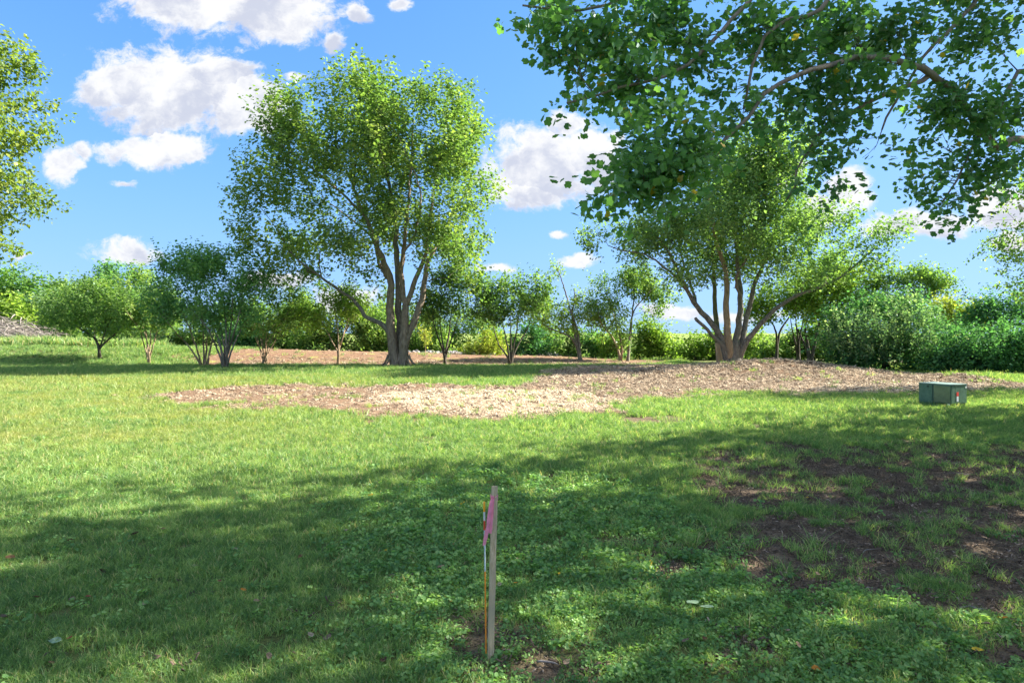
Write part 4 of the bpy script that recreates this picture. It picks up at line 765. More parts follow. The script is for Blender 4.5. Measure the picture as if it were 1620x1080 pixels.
def overhead():
    b = Vector((12.3, 10.0, float(H(12.3, 10.))-.05)); t = Tree('tulip_tree', 'large broad-leaved tree at the right whose low branches hang across the top of the view', 'tree', b, seed=41); B = BK['tulip']
    t.limb([b, Vector((12.3, 10, 1.5)), Vector((12.2, 10., 4.)), Vector((12.1, 9.9, 8)), Vector((12.2, 10, 12)), Vector((12, 10, 15))], .42, .08, B, 'trunk', 12, .4, .03, .4)
    def l(pts, r0, r1, z=None, **kw): t.limb(pts, r0, r1, B, 'limb', 8, .25, .018, 0, **kw)
    main = [Vector((12.2, 10, 3.4)), Vector((9.4, 9.6, 4.3)), W(1625, 222, 9.2), W(1575, 235, 8.9)]
    l(main+[W(1540, 190, 8.5), W(1505, 140, 8.0), W(1475, 118, 7.6), W(1440, 100, 7.3), W(1400, 92, 7.0), W(1350, 92, 6.8), W(1300, 105, 6.5), W(1255, 120, 6.3), W(1210, 150, 6.2), W(1150, 215, 6.1), W(1090, 270, 6.0), W(1030, 315, 5.9)], .11, .010, label='lowest limb crossing the upper right of the view')
    l([W(1472, 118, 7.6), W(1440, 135, 7.5), W(1400, 150, 7.3), W(1340, 180, 7.2), W(1290, 215, 7.1), W(1262, 270, 7.0), W(1245, 320, 7.0)], .035, .008)
    l([Vector((12.1, 9.9, 5.2)), Vector((9.5, 9.2, 6.3)), W(1600, -40, 8.2), W(1540, 5, 7.8), W(1500, 50, 7.7), W(1462, 90, 7.6), W(1420, 160, 7.5), W(1395, 205, 7.5)], .10, .010)
    l([Vector((12.1, 9.9, 6)), Vector((8.6, 8.7, 6.9)), W(1420, -120, 7.2), W(1310, 0, 6.6), W(1290, 20, 6.5), W(1250, 28, 6.5), W(1215, 55, 6.4), W(1188, 105, 6.4), W(1180, 170, 6.3)], .09, .012)
    l([Vector((12.1, 9.9, 7)), Vector((8.2, 8.5, 7.6)), W(1290, -140, 6.8), W(1200, -20, 6.3), W(1160, 30, 6.2), W(1120, 75, 6.1), W(1050, 120, 6.0), W(980, 140, 5.9), W(900, 165, 5.9)], .09, .01)
    l([Vector((12.1, 9.9, 7.6)), Vector((7.9, 8.6, 8.3)), W(1180, -170, 6.8), W(1050, -60, 6.4), W(960, 10, 6.2), W(880, 15, 6.1), W(830, 10, 6.1)], .08, .01)
    l([Vector((12.2, 10, 4.6)), Vector((9.8, 9.5, 5.2)), W(1640, 110, 8.6), W(1580, 170, 8.2), W(1530, 250, 8.0), W(1490, 320, 7.9)], .08, .01)
    for a in range(9):        # upper crown
        an = a*2.4; r = 5.2+1.2*math.sin(a*3); z0 = 6.5+a*.7; t.limb([Vector((12.1, 9.9, z0)), Vector((12.1+.5*r*math.cos(an), 9.9+.5*r*math.sin(an), z0+1.2)), Vector((12.1+r*math.cos(an), 9.9+r*math.sin(an), z0+2.2))], .1, .02, B, 'limb', 6, .4, .03)
    # leafy regions of the hanging branches (photograph pixels, distance)
    R = [(850, 25, 34, 28, 6.2), (900, 15, 50, 22, 6.3), (890, 70, 44, 36, 6.1), (868, 160, 24, 20, 6.0), (905, 150, 40, 34, 6.0), (922, 198, 9, 7, 5.9), (960, 60, 60, 50, 6.2), (1000, 120, 60, 50, 6.0), (1050, 40, 60, 50, 6.4), (1110, 80, 60, 55, 6.3), (1010, 200, 46, 34, 5.8), (1060, 170, 60, 46, 6.0),
         (1100, 230, 60, 40, 5.9), (1050, 250, 50, 36, 5.7), (1000, 285, 36, 26, 5.6), (965, 315, 20, 16, 5.6), (1062, 290, 36, 24, 5.6), (1108, 258, 26, 20, 5.8), (1085, 325, 14, 10, 5.6), (1020, 320, 14, 16, 5.6), (1160, 150, 60, 50, 6.4), (1200, 40, 50, 40, 6.6), (1185, 190, 40, 20, 6.4),
         (1250, 70, 50, 40, 6.8), (1270, 150, 44, 34, 6.9), (1230, 190, 36, 24, 6.8), (1330, 40, 60, 42, 7.0), (1345, 130, 50, 30, 7.0), (1310, 190, 40, 26, 7.1), (1265, 240, 28, 22, 7.0), (1252, 285, 18, 22, 7.0), (1300, 250, 26, 30, 7.0), (1310, 300, 12, 26, 6.9), (1350, 225, 20, 22, 7.3), (1400, 60, 50, 40, 7.4), (1400, 150, 34, 24, 7.3), (1362, 245, 10, 8, 7.3),
         (1440, 30, 40, 40, 7.6), (1490, 60, 44, 50, 7.8), (1540, 60, 50, 60, 8.0), (1600, 70, 40, 70, 8.2), (1500, 160, 44, 40, 7.8), (1550, 180, 46, 44, 8.0), (1600, 170, 30, 40, 8.4), (1480, 210, 34, 30, 7.8), (1520, 260, 36, 34, 7.8), (1560, 270, 40, 30, 8.0), (1470, 285, 28, 26, 7.7), (1495, 320, 30, 16, 7.7), (1540, 330, 26, 14, 7.8), (1600, 255, 30, 26, 8.6), (1435, 200, 18, 30, 7.7), (1440, 270, 12, 8, 7.6)]
    R += [(900, -30, 60, 26, 6.4), (1020, -30, 70, 26, 6.6), (1180, -30, 70, 26, 6.8), (1350, -30, 70, 26, 7.2), (1500, -30, 70, 26, 7.8), (1620, -30, 60, 26, 8.2)]
    lob = [(tuple(W(a[0], a[1], a[4])), (a[2]*a[4]/F*.74, .50, a[3]*a[4]/F*.74)) for a in R]
    rng = t.rng
    Cn = lobe_points(lob, 830, rng, .72, 1.1)
    up = [((12.6, 9.9, 9.2), (5.4, 5.6, 3.0)), ((11, 8, 7.5), (2.8, 3.2, 2.0)), ((14.5, 12, 8.5), (4.5, 4.5, 2.6)), ((15, 8, 7.5), (4.0, 4, 2.6)), ((13, 6.5, 8.5), (4.5, 3.6, 2.6)), ((13, 10, 12), (3.4, 3.4, 1.6))]
    Cu = lobe_points(up, 480, rng, .62); ys = Cu[:, 1]; scx = 810+Cu[:, 0]/np.maximum(ys, .5)*F; scy = 527-(Cu[:, 2]-HC)/np.maximum(ys, .5)*F
    Cu = Cu[~((ys > .5) & (scx < 1720) & (scy > -60))]
    t.grow(np.vstack([Cn, Cu]), BK['twig'], thick=.008, lift=.04, minr=.003)
    P, A, Nn, L, T = shoots(Cn, np.array((9., 9., 5.)), rng, 2, 10, .34, .064, up=.05, out=.4, hang=.5, spread=.10)
    T = np.where(rng.uniform(size=len(T)) < .010, .995, T)
    # the 300 leaves that show largest are parts of their own
    px = 810+P[:, 0]/P[:, 1]*F; py = 527-(P[:, 2]-HC)/P[:, 1]*F; vis = (px > 0) & (px < 1610) & (py > 8) & (py < 500)
    size = np.where(vis, L/P[:, 1], 0); top = np.argsort(-size)[:300]; rest = np.setdiff1d(np.arange(len(P)), top)
    V, Fc, TT = leaves_np(P[rest], A[rest], Nn[rest], L[rest], T[rest], 'tulip', 1.); o = link('foliage', mesh_np('foliage', V, Fc, TT), FM['tulip'], t.root); o['kind'] = 'stuff'
    proto = []
    for q in range(10):
        V, Fc, TT = leaves_np(np.zeros((1, 3)), np.array([[1., 0, 0]]), np.array([[0, 0, 1.]]), [1.], np.array([.15+.07*q if q < 9 else .99]), 'tulip', 1.-.02*q); me = mesh_np('leaf', V, Fc, TT); me.materials.append(FM['tulip']); proto.append(me)
    for c, i in enumerate(top):
        a = Vector(A[i]).normalized(); bb = Vector(Nn[i]).cross(a).normalized(); nn = a.cross(bb)
        o = bpy.data.objects.new('leaf', proto[9 if T[i] > .98 else min(8, int(T[i]*9))]); COL.objects.link(o); o.parent = t.root; M = Matrix((a, bb, nn)).transposed().to_4x4()
        o.matrix_basis = Matrix.Translation(Vector(P[i])-t.loc) @ M @ Matrix.Scale(float(L[i]), 4)
    P, A, Nn, L, T = shoots(Cu, np.array((12., 10., 7.)), rng, 3, 8, .8, .23, up=.3, out=.5, spread=.12)
    V, Fc, TT = leaves_np(P, A, Nn, L, T); o = link('upper_foliage', mesh_np('upper_foliage', V, Fc, TT), FM['mid'], t.root); o['kind'] = 'stuff'
overhead()

# ---------------------------------------------------------------- survey stake, flagging and marker rod
def bm_obj(name, bm, mat, parent=None, sm=False):
    me = bpy.data.meshes.new(name); bm.to_mesh(me); bm.free()
    if sm: me.polygons.foreach_set('use_smooth', np.ones(len(me.polygons), dtype=bool))
    return link(name, me, mat, parent)
def box_bm(bm, c, sx, sy, sz, R=None, bev=0.):
    r = bmesh.ops.create_cube(bm, size=1); vs = r['verts']
    for v in vs:
        v.co = Vector((v.co.x*sx, v.co.y*sy, v.co.z*sz)); v.co = (R @ v.co if R else v.co)+Vector(c)
    if bev:
        ed = list({e for v in vs for e in v.link_edges}); bmesh.ops.bevel(bm, geom=ed, offset=bev, segments=2, affect='EDGES')
    return bm
def ribbon(pts, wid, side, fold=.0, seed=0):
    V = []; Fc = []; rr = random.Random(seed)
    for i, p in enumerate(pts):
        w = wid*(1+rr.uniform(-.15, .1)); s_ = (side+Vector((0, math.sin(i*.9+seed)*.35, 0))).normalized()
        V += [tuple(p-s_*w*.5), tuple(p+Vector((0, -fold*w, 0))), tuple(p+s_*w*.5)]
        if i: k = len(V)-6; Fc += [(k, k+1, k+4, k+3), (k+1, k+2, k+5, k+4)]
    me = bpy.data.meshes.new('ribbon'); me.from_pydata(V, [], Fc); return me
def stake():
    d = 3.82; b = W(776, 1050, d); top = W(782.5, 769, d-.02); ax = (top-b); L = ax.length; az = ax.normalized()
    g = float(H(b.x, d)); root = empty('survey_stake', (b.x, d, g), 'weathered wooden survey stake standing in the grass, pink ribbon tied near its top', 'stake')
    R = Matrix.Rotation(math.radians(24), 3, 'Z'); q = Vector((0, 0, 1)).rotation_difference(az).to_matrix() @ R
    bm = bmesh.new(); box_bm(bm, (0, 0, L/2-.05), .037, .017, L+.1, None, .0012)
    bmesh.ops.subdivide_edges(bm, edges=[e for e in bm.edges if abs(e.verts[0].co.z-e.verts[1].co.z) > .5], cuts=14)
    rr = random.Random(2)
    for v in bm.verts:
        v.co.x += .0010*math.sin(v.co.z*17+v.co.y*90); v.co.y += .0008*math.sin(v.co.z*11)
        if v.co.z > L-.004: v.co.z += rr.uniform(-.003, .002)
    for v in bm.verts: v.co = q @ v.co + b
    m = bark_mat('stake_wood', (.40, .31, .20), (.66, .55, .39), 14., .35, 9.)
    bm_obj('post', bm, m, root)
    return az, top
az, top = stake()
def flagging():
    d = 3.80; pk = thin_mat('pink_flagging', (.95, .34, .48), .08, .35); root = empty('flagging_ribbon', tuple(W(782, 790, d)), 'bright pink flagging ribbon tied round the top of the wooden stake', 'ribbon')
    c = W(782, 787, 3.818); bm = bmesh.new()
    q = Vector((0, 0, 1)).rotation_difference(az).to_matrix() @ Matrix.Rotation(math.radians(24), 3, 'Z')
    V = []; Fc = []; n = 16
    for j in range(4):
        for i in range(n):
            a = 2*math.pi*i/n; ex, ey = .0215, .0115; cx, sy = math.cos(a), math.sin(a); sc = 1/max(abs(cx), abs(sy))**.8
            p = Vector((ex*cx*sc, ey*sy*sc, -.016+.0105*j+.004*math.sin(a*2+j*1.3))); V.append(tuple(c+q @ p))
    for j in range(3):
        for i in range(n): Fc.append((j*n+i, j*n+(i+1) % n, (j+1)*n+(i+1) % n, (j+1)*n+i))
    me = bpy.data.meshes.new('wrap'); me.from_pydata(V, [], Fc); link('wrap', me, pk, root)
    bm.free(); bm = bmesh.new(); bmesh.ops.create_icosphere(bm, subdivisions=2, radius=.0125)
    for v in bm.verts: v.co = Vector((v.co.x*.9, v.co.y*.7, v.co.z*.8))*(1+.25*math.sin(v.co.x*400+v.co.z*300))+W(779, 786, 3.785)
    bm_obj('knot', bm, pk, root, True)
    A = [W(780, 787, 3.785), W(777, 795, 3.77), W(774.5, 812, 3.765), W(772, 830, 3.77), W(769, 846, 3.775), W(766, 862, 3.78)]
    A = catmull(A, .02); link('tail', ribbon(A, .024, Vector((1, .25, .1)), .25, 1), pk, root)
    B = catmull([W(780, 788, 3.787), W(779, 800, 3.78), W(778, 815, 3.78), W(777, 830, 3.782), W(775.5, 843, 3.785)], .02); link('tail', ribbon(B, .021, Vector((1, -.35, .05)), .3, 3), pk, root)
    link('knot_end', ribbon(catmull([W(783, 787, 3.78), W(786.5, 784, 3.77), W(788, 781, 3.775)], .008), .008, Vector((.3, .2, 1)), .2, 5), pk, root)
    link('knot_end', ribbon(catmull([W(779, 786, 3.78), W(776, 784, 3.77), W(775.5, 780, 3.775)], .008), .007, Vector((.3, .2, 1)), .2, 6), pk, root)
flagging()
def rod():
    d = 3.86; p0 = W(769, 1040, d); p1 = W(766, 793, d); g = float(H(p0.x, d)); root = empty('marker_rod', (p0.x, d, g), 'thin orange marker rod with white and red bands beside the wooden stake', 'marker')
    def at(y): return p1.lerp(p0, (y-793)/(1040-793))
    cols = {'orange': plain_mat('orange_rod_paint', (.85, .30, .04), .4, .12, 40.), 'white': plain_mat('white_band', (.72, .76, .80), .4, .06), 'red': plain_mat('red_band', (.72, .10, .05), .4, .1), 'cap': plain_mat('amber_cap', (.95, .42, .03), .35, .06), 'grey': plain_mat('pale_blue_grey', (.50, .62, .70), .45, .1)}
    for nm, y0, y1, c, r in (('cap', 793, 809, 'cap', .0068), ('band', 809, 823, 'white', .0060), ('band', 823, 838, 'red', .0060), ('rod', 838, 903, 'grey', .0046), ('shaft', 903, 1052, 'orange', .0046)):
        V = []; Fc = []; a, b_ = at(y1), at(y0); tube(V, Fc, [a, a.lerp(b_, .5), b_-Vector((0, 0, .001)), b_], [r, r, r, r*.75 if nm == 'cap' else r], 10)
        o = link(nm, quads(V, Fc), cols[c], root)
        if nm == 'band': o['label'] = c+' band'
rod()

# ---------------------------------------------------------------- green utility box
def utility_box():
    Cc = Vector(((1505-810)*16.5/F, 16.5, 0)); Cc.z = float(H(Cc.x, Cc.y))
    Lp = Vector(((1453.5-810)*17.3/F, 17.3, 0)); Rp = Vector(((1532.5-810)*17.15/F, 17.15, 0)); z0 = Cc.z
    u = (Lp-Vector((Cc.x, Cc.y, 0))); wl = u.length; u.normalize(); v = (Rp-Vector((Cc.x, Cc.y, 0))); wr = v.length; v = Vector((-u.y, u.x, 0)); v = v if v.x > 0 else -v
    wr = .64; hgt = .63
    root = empty('utility_box', tuple(Cc), 'dark green metal electrical utility box on a pad in the lawn, warning label on it', 'utility box')
    gm = bpy.data.materials.new('utility_green_paint'); gm.use_nodes = True; nt = gm.node_tree; L = nt.links.new; b = nt.nodes['Principled BSDF']
    tc = nt.nodes.new('ShaderNodeTexCoord'); nz = N(nt, 'ShaderNodeTexNoise', i_Scale=5., i_Detail=7.0, i_Roughness=.65); L(tc.outputs['Object'], nz.inputs['Vector'])
    n2 = N(nt, 'ShaderNodeTexNoise', i_Scale=60., i_Detail=3.0); L(tc.outputs['Object'], n2.inputs['Vector'])
    c = mixc(nt, smooth(nt, nz.outputs['Fac'], .35, .7), (.050, .125, .080), (.095, .185, .125)); c = mixc(nt, smooth(nt, n2.outputs['Fac'], .62, .72), c, (.22, .28, .20))
    L(c, b.inputs['Base Color']); b.inputs['Roughness'].default_value = .42
    ol = plain_mat('faded_olive_paint', (.16, .20, .10), .5, .2, 6.); tp = plain_mat('pale_lid_paint', (.20, .28, .24), .45, .15, 7.)  # lid colour is paler than the green sides
    def P(a, q, z): return Cc+u*a+v*q+Vector((0, 0, z))
    def slab(a0, a1, q0, q1, za, zb, nm, mat, bev=.006, lab=None):
        bm = bmesh.new(); vs = [bm.verts.new(P(a, q, z)) for z in (za, zb) for (a, q) in ((a0, q0), (a1, q0), (a1, q1), (a0, q1))]
        for f in ((0, 3, 2, 1), (4, 5, 6, 7), (0, 1, 5, 4), (1, 2, 6, 5), (2, 3, 7, 6), (3, 0, 4, 7)): bm.faces.new([vs[i] for i in f])
        bmesh.ops.recalc_face_normals(bm, faces=bm.faces); bmesh.ops.bevel(bm, geom=list(bm.edges), offset=bev, segments=2, affect='EDGES')
        o = bm_obj(nm, bm, mat, root)
        if lab: o['label'] = lab
        return o
    sp = wl*.56
    slab(-.09, wl+.08, -.08, wr+.08, -.03, .035, 'pad', plain_mat('concrete_pad', (.36, .34, .31), .9, .2, 8.))
    slab(.02, sp-.003, .03, wr-.02, .035, .135, 'base', plain_mat('dark_base', (.07, .09, .08), .7, .3, 8.))
    slab(sp, wl, .0, wr, .04, hgt-.012, 'tank', gm)
    slab(0, sp-.006, .155, wr-.0, .135, hgt-.012, 'cabinet', gm)
    slab(0, sp-.006, .0, .15, .135, hgt-.012, 'door', gm)
    # side panel, faded, and lid
    slab(.02, sp-.03, -.007, -.001, .15, hgt-.04, 'side_panel', ol, .002, 'faded olive side panel')
    slab(-.012, sp-.004, -.012, wr+.012, hgt-.010, hgt+.016, 'lid', tp, .005); slab(sp+.004, wl+.012, -.012, wr+.012, hgt-.010, hgt+.012, 'lid', tp, .005)
    # sill strip down the seam
    slab(sp-.008, sp+.006, -.010, .004, .05, hgt-.012, 'seam_strip', plain_mat('seam_dark', (.04, .08, .06), .6), .002)
    # maker's plate ring on tank side, hinge, bolts, padlock tag
    bm = bmesh.new(); r = bmesh.ops.create_cone(bm, cap_ends=True, segments=16, radius1=.028, radius2=.024, depth=.014)
    qm = Vector((0, 0, 1)).rotation_difference(-v).to_matrix()
    for w_ in bm.verts: w_.co = qm @ w_.co + P(sp+.13, -.008, hgt-.075)
    bm_obj('lifting_boss', bm, plain_mat('boss_dark', (.03, .06, .045), .5), root)
    red = plain_mat('red_sticker', (.75, .04, .03), .5, .05); wh = plain_mat('white_sticker', (.78, .82, .86), .5, .03); bk = plain_mat('black_print', (.02, .02, .02), .5, .05)
    def stick(q0, q1, z0_, z1_, nm, mat, off=.003, par=None):
        bm = bmesh.new(); vs = [bm.verts.new(P(-.0-off, q, z)) for (q, z) in ((q0, z0_), (q1, z0_), (q1, z1_), (q0, z1_))]; f = bm.faces.new(vs); ex = bmesh.ops.extrude_face_region(bm, geom=[f])
        for e in ex['geom']:
            if isinstance(e, bmesh.types.BMVert): e.co -= u*.0015
        bmesh.ops.recalc_face_normals(bm, faces=bm.faces); o = link(nm, bpy.data.meshes.new(nm), None, None); bm.to_mesh(o.data); bm.free(); o.data.materials.append(mat)
        o.parent = par or root; o.matrix_parent_inverse = Matrix.Translation(-Cc); return o
    lab = stick(.21, .30, .33, .435, 'warning_label', red); lab['label'] = 'red warning label with black heading'
    stick(.215, .295, .40, .43, 'heading', bk, .0055, lab)
    for k in range(3): stick(.232, .278, .345+.016*k, .350+.016*k, 'lettering', wh, .0055, lab)
    l2 = stick(.215, .292, .185, .322, 'notice_label', wh); l2['label'] = 'white notice label with small print'
    for k in range(6): stick(.225, .28-.012*(k % 3), .200+.018*k, .205+.018*k, 'lettering', bk, .0055, l2)
    stick(.272, .284, .285, .310, 'symbol', red, .0055, l2)
    stick(wr-.07, wr-.008, hgt-.10, hgt-.055, 'number_tag', wh)
    bm = bmesh.new(); box_bm(bm, P(.05, -.03, .10), .05, .05, .06, None, .008); bm_obj('white_cap', bm, plain_mat('white_plastic', (.8, .8, .78), .4), root)
    bm = bmesh.new(); box_bm(bm, P(-.02, .17, .11), .05, .06, .05, None, .01); bm_obj('padlock', bm, plain_mat('lock_dark', (.02, .02, .02), .4), root)
    for k, (q, z) in enumerate(((.03, .17), (.03, .52), (.46, .17))):
        bm = bmesh.new(); bmesh.ops.create_icosphere(bm, subdivisions=1, radius=.011)
        for w_ in bm.verts: w_.co += P(-.004, q, z)
        bm_obj('bolt', bm, gm, root)
utility_box()

# ---------------------------------------------------------------- brush pile, logs, stones
def brush():
    rr = random.Random(12); DW = BK['dead']
    def pile(name, lab, cx, d, halfw, hh, dep, n, seed, bark, slope):
        rr = random.Random(seed); c = Vector(((cx-810)*d/F, d, 0)); root = empty(name, (c.x, c.y, float(H(c.x, c.y))), lab, 'brush pile'); V = []; Fc = []; k = 0
        for i in range(n):
            t = rr.uniform(-1, 1); q = rr.uniform(-1, 1); top = hh*max(.12, (1-.95*abs(t)**1.3 if t < .0 else 1-.9*t))*max(.2, 1-.6*q*q); z = top*rr.uniform(.03, 1)
            x = c.x+t*halfw; y = c.y+q*dep; g = float(H(x, y)); L = rr.uniform(.8, 3.6); a = rr.gauss(0, .75); el = rr.gauss(slope, .16)
            dv = Vector((math.cos(a)*math.cos(el), math.sin(a)*math.cos(el), math.sin(el))); p = Vector((x, y, g+z+.1)); w = Vector((rr.gauss(0, .12), rr.gauss(0, .12), rr.gauss(.05, .10)))
            pts = [p-dv*L*.5, p-dv*L*.1+w*L*.3, p+dv*L*.22+w*L*.2, p+dv*L*.55]; 
            for s_ in pts: s_.z = max(s_.z, float(H(s_.x, s_.y))+.02)
            r = rr.choice((.012, .018, .025, .03, .05)); 
            big = i < 26
            if big: V2 = []; F2 = []; tube(V2, F2, pts, [.07, .06, .05, .03], 6, .1, i); link('branch', quads(V2, F2), bark, root)
            else: tube(V, Fc, pts, [r*1.2, r, r*.8, r*.4], 4, .1, i)
            if not big and rr.random() < .6:
                for _ in range(2):
                    e = pts[2]; dd = (dv+Vector((rr.gauss(0, .5), rr.gauss(0, .5), rr.gauss(.1, .4)))).normalized(); tube(V, Fc, [e, e+dd*L*.2, e+dd*L*.36], [r*.6, r*.4, r*.2], 3, 0, i, cap=False)
        o = link('small_branches', quads(V, Fc), bark, root); o['kind'] = 'stuff'
    pile('brush_pile', 'big heap of grey dead branches at the left edge in front of the wood', -20, 50, 6.2, 2.9, 3., 620, 3, DW, -.28)
    pile('brush_pile', 'smaller dark heap of dead branches just right of the big pile', 66, 52, 2.2, 1.9, 1.6, 190, 4, BK['grey'], -.1)
    cut = plain_mat('cut_wood', (.62, .38, .20), .8, .25, 12.)
    for (px, py, d, L, r, a, lab) in ((10, 541, 48, 2.0, .26, -.15, 'split pale orange log lying below the big brush pile'), (22, 548, 46.5, 1.8, .16, .25, 'thinner grey log below the split orange log'), (2, 552, 45.5, 2.2, .18, .1, 'grey log cut by the left edge, lowest of the logs'), (85, 540, 49, 1.6, .10, -.4, 'thin pale log end sticking out of the weeds right of the piles')):
        p = W(px, py, d); g = float(H(p.x, p.y)); p.z = g+r*.9; root = empty('log', (p.x, p.y, g), lab, 'log'); dv = Vector((math.cos(a), -.5, math.sin(a)*.35)).normalized()
        V = []; Fc = []; tube(V, Fc, [p-dv*L*.5, p, p+dv*L*.5], [r*1.1, r, r*.95], 9, .12, 3, cap=False); link('bark', quads(V, Fc), DW, root)
        for s_ in (-1, 1):
            V = []; Fc = []; e = p+dv*L*.5*s_; tube(V, Fc, [e-dv*.03*s_, e+dv*.012*s_], [r*1.02, r*.9], 9, .1, 4); link('cut_end', quads(V, Fc), cut, root)
    # tall weeds on the rise under the pile
    V = []; x = RNG.uniform(-42, -27, 900); y = RNG.uniform(44.5, 50.5, 900); wm = [(blades(34, .25, .25, .75, .05, .5, .18, 140+k), GM) for k in range(3)]
    P = pts_of(x, y); scatter('rough_weeds', P, rots(len(P)), RNG.uniform(.5, 1.15, len(P)), wm, 'rough weeds and dry grass on the rise below the brush piles', 'weeds')
    x = RNG.uniform(-6, 40, 900); y = 51.5+RNG.uniform(-1, 6, 900)+.04*np.abs(x); P = pts_of(x, y); wl = [(blades(30, .35, .2, .55, .05, .6, .06, 150+k), GM) for k in range(3)]
    scatter('hedge_bottom_grass', P, rots(len(P)), RNG.uniform(.5, 1.2, len(P)), wl, 'long grass growing along the foot of the hedgerow', 'grass')
    # pale stones and debris behind the bank
    V = []; Fc = []; rr = random.Random(8)
    for i in range(520):
        t = rr.uniform(0, 1); px = 645+t*270; dd = rr.uniform(49.5, 52.5); x = (px-810)*dd/F; s_ = rr.uniform(.06, .22); z = float(H(x, dd))+s_*.3+rr.uniform(0, .35)*(1-abs(dd-51)/2)
        k = len(V)
        for j in range(6):
            a = j*math.pi/3; q = s_*rr.uniform(.7, 1.2); V.append((x+q*math.cos(a), dd+q*math.sin(a)*.7, z-s_*.5))
        for j in range(6):
            a = j*math.pi/3+.3; q = s_*rr.uniform(.3, .7); V.append((x+q*math.cos(a), dd+q*math.sin(a)*.7, z+s_*rr.uniform(.2, .55)))
        Fc += [(k+j, k+(j+1) % 6, k+6+(j+1) % 6, k+6+j) for j in range(6)]+[(k+6, k+7, k+8, k+9), (k+9, k+10, k+11, k+6)]
    me = bpy.data.meshes.new('stones'); me.from_pydata(V, [], Fc); o = link('stones', me, plain_mat('pale_stone', (.42, .40, .40), .9, .4, 3.)); tag(o, 'band of pale grey stones behind the bank, under the hedgerow', 'stones', kind='stuff')
brush()

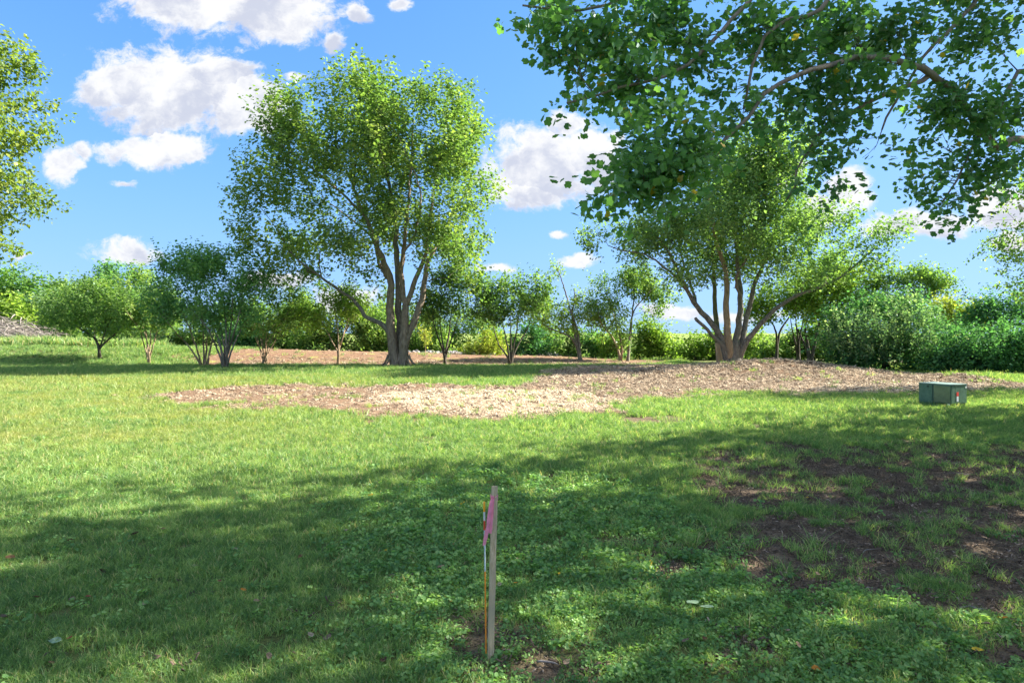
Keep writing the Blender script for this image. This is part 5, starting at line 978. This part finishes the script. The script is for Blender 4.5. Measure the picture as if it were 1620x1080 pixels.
# ---------------------------------------------------------------- fallen leaves and twigs
def litter():
    LC = {'brown': (.22, .12, .07), 'dark brown': (.09, .055, .04), 'orange': (.62, .27, .06), 'tan': (.48, .33, .22), 'grey': (.20, .155, .12), 'pale': (.44, .36, .25), 'yellow': (.80, .55, .07), 'pale green': (.26, .38, .25), 'reddish': (.36, .13, .08)}
    MM = {k: thin_mat(k.replace(' ', '_')+'_leaf', v) for k, v in LC.items()}
    L = [(110, 862, 'brown', 11, 'beside a small orange one, left foreground grass'), (127, 869, 'orange', 7, 'right of a brown leaf, left foreground grass'), (17, 888, 'brown', 15, 'near the left edge, above the grey leaf'), (213, 852, 'dark brown', 11, 'in the shaded grass, upper left foreground'),
     (163, 911, 'dark brown', 13, 'between two sun flecks in the left foreground'), (58, 953, 'brown', 10, 'left of the curled grey leaf in the left foreground'), (115, 956, 'grey', 12, 'curled beside the second sun fleck at left'), (140, 952, 'reddish', 8, 'touching the sun fleck right of a curled grey leaf'),
     (229, 963, 'pale', 11, 'standing out alone between the left sun flecks'), (8, 985, 'grey', 16, 'cut by the left edge of the view'), (88, 1023, 'pale green', 26, 'large, face down in the grass at lower left'), (110, 1019, 'reddish', 10, 'just right of the large pale green leaf'), (82, 1059, 'brown', 13, 'close to the bottom edge at lower left'),
     (259, 843, 'tan', 10, 'in shaded grass well left of the stake'), (371, 876, 'pale', 9, 'small, halfway between left edge and stake'), (347, 927, 'brown', 8, 'above the long sun fleck left of the stake'), (385, 941, 'orange', 9, 'inside the long sun fleck left of the stake'), (406, 959, 'tan', 9, 'at the right end of the long sun fleck'),
     (548, 847, 'pale', 9, 'on the weeds up and left of the stake'), (475, 887, 'brown', 10, 'below the small sunny patch left of the stake'), (610, 878, 'yellow', 9, 'small, on the weeds left of the stake'), (715, 868, 'tan', 12, 'just left of the rod, below the ribbon height'), (698, 906, 'tan', 13, 'pinkish, beside the sun patch left of the rod'),
     (712, 961, 'orange', 11, 'in the lower sun patch left of the rod'), (620, 920, 'grey', 12, 'flat on the weeds left of the stake'), (518, 1019, 'grey', 16, 'curled in the lower foreground, right of a pale one'), (491, 1015, 'pale', 13, 'touching the curled grey leaf in the lower foreground'), (425, 1048, 'grey', 14, 'folded, near the bottom left of centre'),
     (607, 1055, 'dark brown', 16, 'curled, at the bottom left of the stake foot'), (695, 989, 'dark brown', 10, 'beside the bare soil left of the stake foot'), (790, 935, 'pale', 11, 'right behind the stake, half way up it'), (815, 932, 'orange', 7, 'small, a step right of the stake'), (732, 803, 'yellow', 11, 'left of the top of the marker rod'),
     (587, 790, 'yellow', 8, 'alone on the upper weeds left of the rod'), (1029, 897, 'yellow', 10, 'by the small bare patch right of the stake'), (885, 917, 'yellow', 8, 'on the weeds right of the stake'), (819, 893, 'pale', 14, 'right of the stake beneath the ribbon'), (897, 1055, 'tan', 15, 'on bare soil at the bottom right of the stake'),
     (1108, 1064, 'grey', 10, 'close to the bottom, right of centre'), (1085, 1025, 'grey', 13, 'pointed, beside the low sunlit weeds'), (1115, 1020, 'brown', 12, 'curled right of the pointed grey leaf'), (1097, 962, 'pale green', 24, 'large, left one of a pair lying on the weeds'), (1118, 969, 'pale green', 20, 'large, right one of a pair lying on the weeds'),
     (1547, 1035, 'yellow', 15, 'long, bright, in the lower right corner weeds'), (1290, 1068, 'orange', 16, 'on the soil at the bottom, right of centre'), (1263, 1030, 'tan', 12, 'folded, above the orange leaf at the bottom'), (1246, 1007, 'tan', 8, 'small, on the weeds left of the sunny tuft'), (1293, 914, 'tan', 11, 'at the lower rim of the bare soil'),
     (1586, 986, 'orange', 13, 'at the right edge below the bare soil'), (1365, 757, 'orange', 9, 'rusty, on the bare soil far right of the stake'), (1391, 743, 'yellow', 7, 'tiny, on the bare soil above the rusty leaf'), (1277, 790, 'yellow', 6, 'tiny, on grass at the left side of the bare soil'), (260, 758, 'pale', 9, 'in the bright strip of sun at left'), (90, 700, 'dark brown', 11, 'in the open sunny lawn at far left'), (281, 688, 'dark brown', 7, 'in the open sunny lawn below the mulch')]
    for i, (px, py, c, sz, where) in enumerate(L):
        x, y = gp(px, py); z = float(H(x, y)); s_ = sz*y/F*1.15; rr = random.Random(i+50); me_v = []; me_f = []
        z += .045 if py > 760 else .03
        a0 = rr.uniform(0, 6.28); curl = rr.uniform(.1, .55) if sz < 20 else .15; n = 7
        T = [(0, 0), (.12, .22), (.35, .36), (.6, .30), (.82, .16), (1, 0)]
        cols_ = []
        for (t, w) in T:
            for sgn in ((-1, 0, 1)):
                q = Vector(((t-.5)*s_, sgn*w*s_*(.85 if c != 'yellow' else .6), 0)); q.z = s_*(curl*(abs(sgn)*w*1.1+.55*(t-.5)**2*2)+rr.uniform(-.02, .02)); cols_.append(q)
        M = Matrix.Rotation(a0, 3, 'Z') @ Matrix.Rotation(rr.uniform(-.45, .45), 3, 'X') @ Matrix.Rotation(rr.uniform(-.2, .35), 3, 'Y')
        me_v = [tuple(M @ q) for q in cols_]
        for k in range(len(T)-1):
            b_ = k*3; me_f += [(b_, b_+1, b_+4, b_+3), (b_+1, b_+2, b_+5, b_+4)]
        me = bpy.data.meshes.new('fallen_leaf'); me.from_pydata(me_v, [], me_f); o = link('fallen_leaf', me, MM[c]); o.location = (x, y, z)
        tag(o, '%s fallen leaf, %s' % (c, where), 'leaf', 'fallen leaves on the lawn')
    tw = [(1000, 855, 1045, 873, .006, 'dark twig slanting over the small bare patch right of the stake'), (1018, 850, 1048, 861, .005, 'shorter dark twig above the slanting one right of the stake'), (1040, 896, 1092, 900, .008, 'dark stick along the lower bare patch right of the stake'), (1365, 873, 1388, 869, .004, 'thin pale twig on the bare soil'),
      (1368, 932, 1388, 930, .004, 'thin pale twig low on the bare soil'), (1518, 961, 1560, 964, .008, 'reddish brown stick on the soil at right'), (1425, 905, 1470, 925, .005, 'thin dark twig in the middle of the bare soil'), (1570, 795, 1620, 800, .006, 'pale stick near the right edge on sunlit soil'),
      (850, 1046, 885, 1054, .008, 'grey stick on bare soil at the bottom right of the stake'), (1350, 985, 1362, 1000, .004, 'thin upright dead stem in the low weeds at right'), (1500, 748, 1540, 752, .006, 'pale twig on the upper bare soil'), (575, 1000, 600, 990, .004, 'straw coloured twig in the lower left grass')]
    for i, (x0, y0, x1, y1, r, lab) in enumerate(tw):
        a = Vector((*gp(x0, y0), 0)); b_ = Vector((*gp(x1, y1), 0)); rr = random.Random(i+9)
        a.z = float(H(a.x, a.y))+.012; b_.z = float(H(b_.x, b_.y))+.02; m1 = a.lerp(b_, .35)+Vector((rr.gauss(0, .012), rr.gauss(0, .012), .012)); m2 = a.lerp(b_, .7)+Vector((rr.gauss(0, .012), rr.gauss(0, .012), .01))
        V = []; Fc = []; tube(V, Fc, [a, m1, m2, b_], [r, r*.9, r*.7, r*.4], 6, .15, i); o = link('twig', quads(V, Fc), BK['dark'] if 'dark' in lab else BK['dead']); tag(o, lab, 'twig', 'twigs on the ground')
litter()
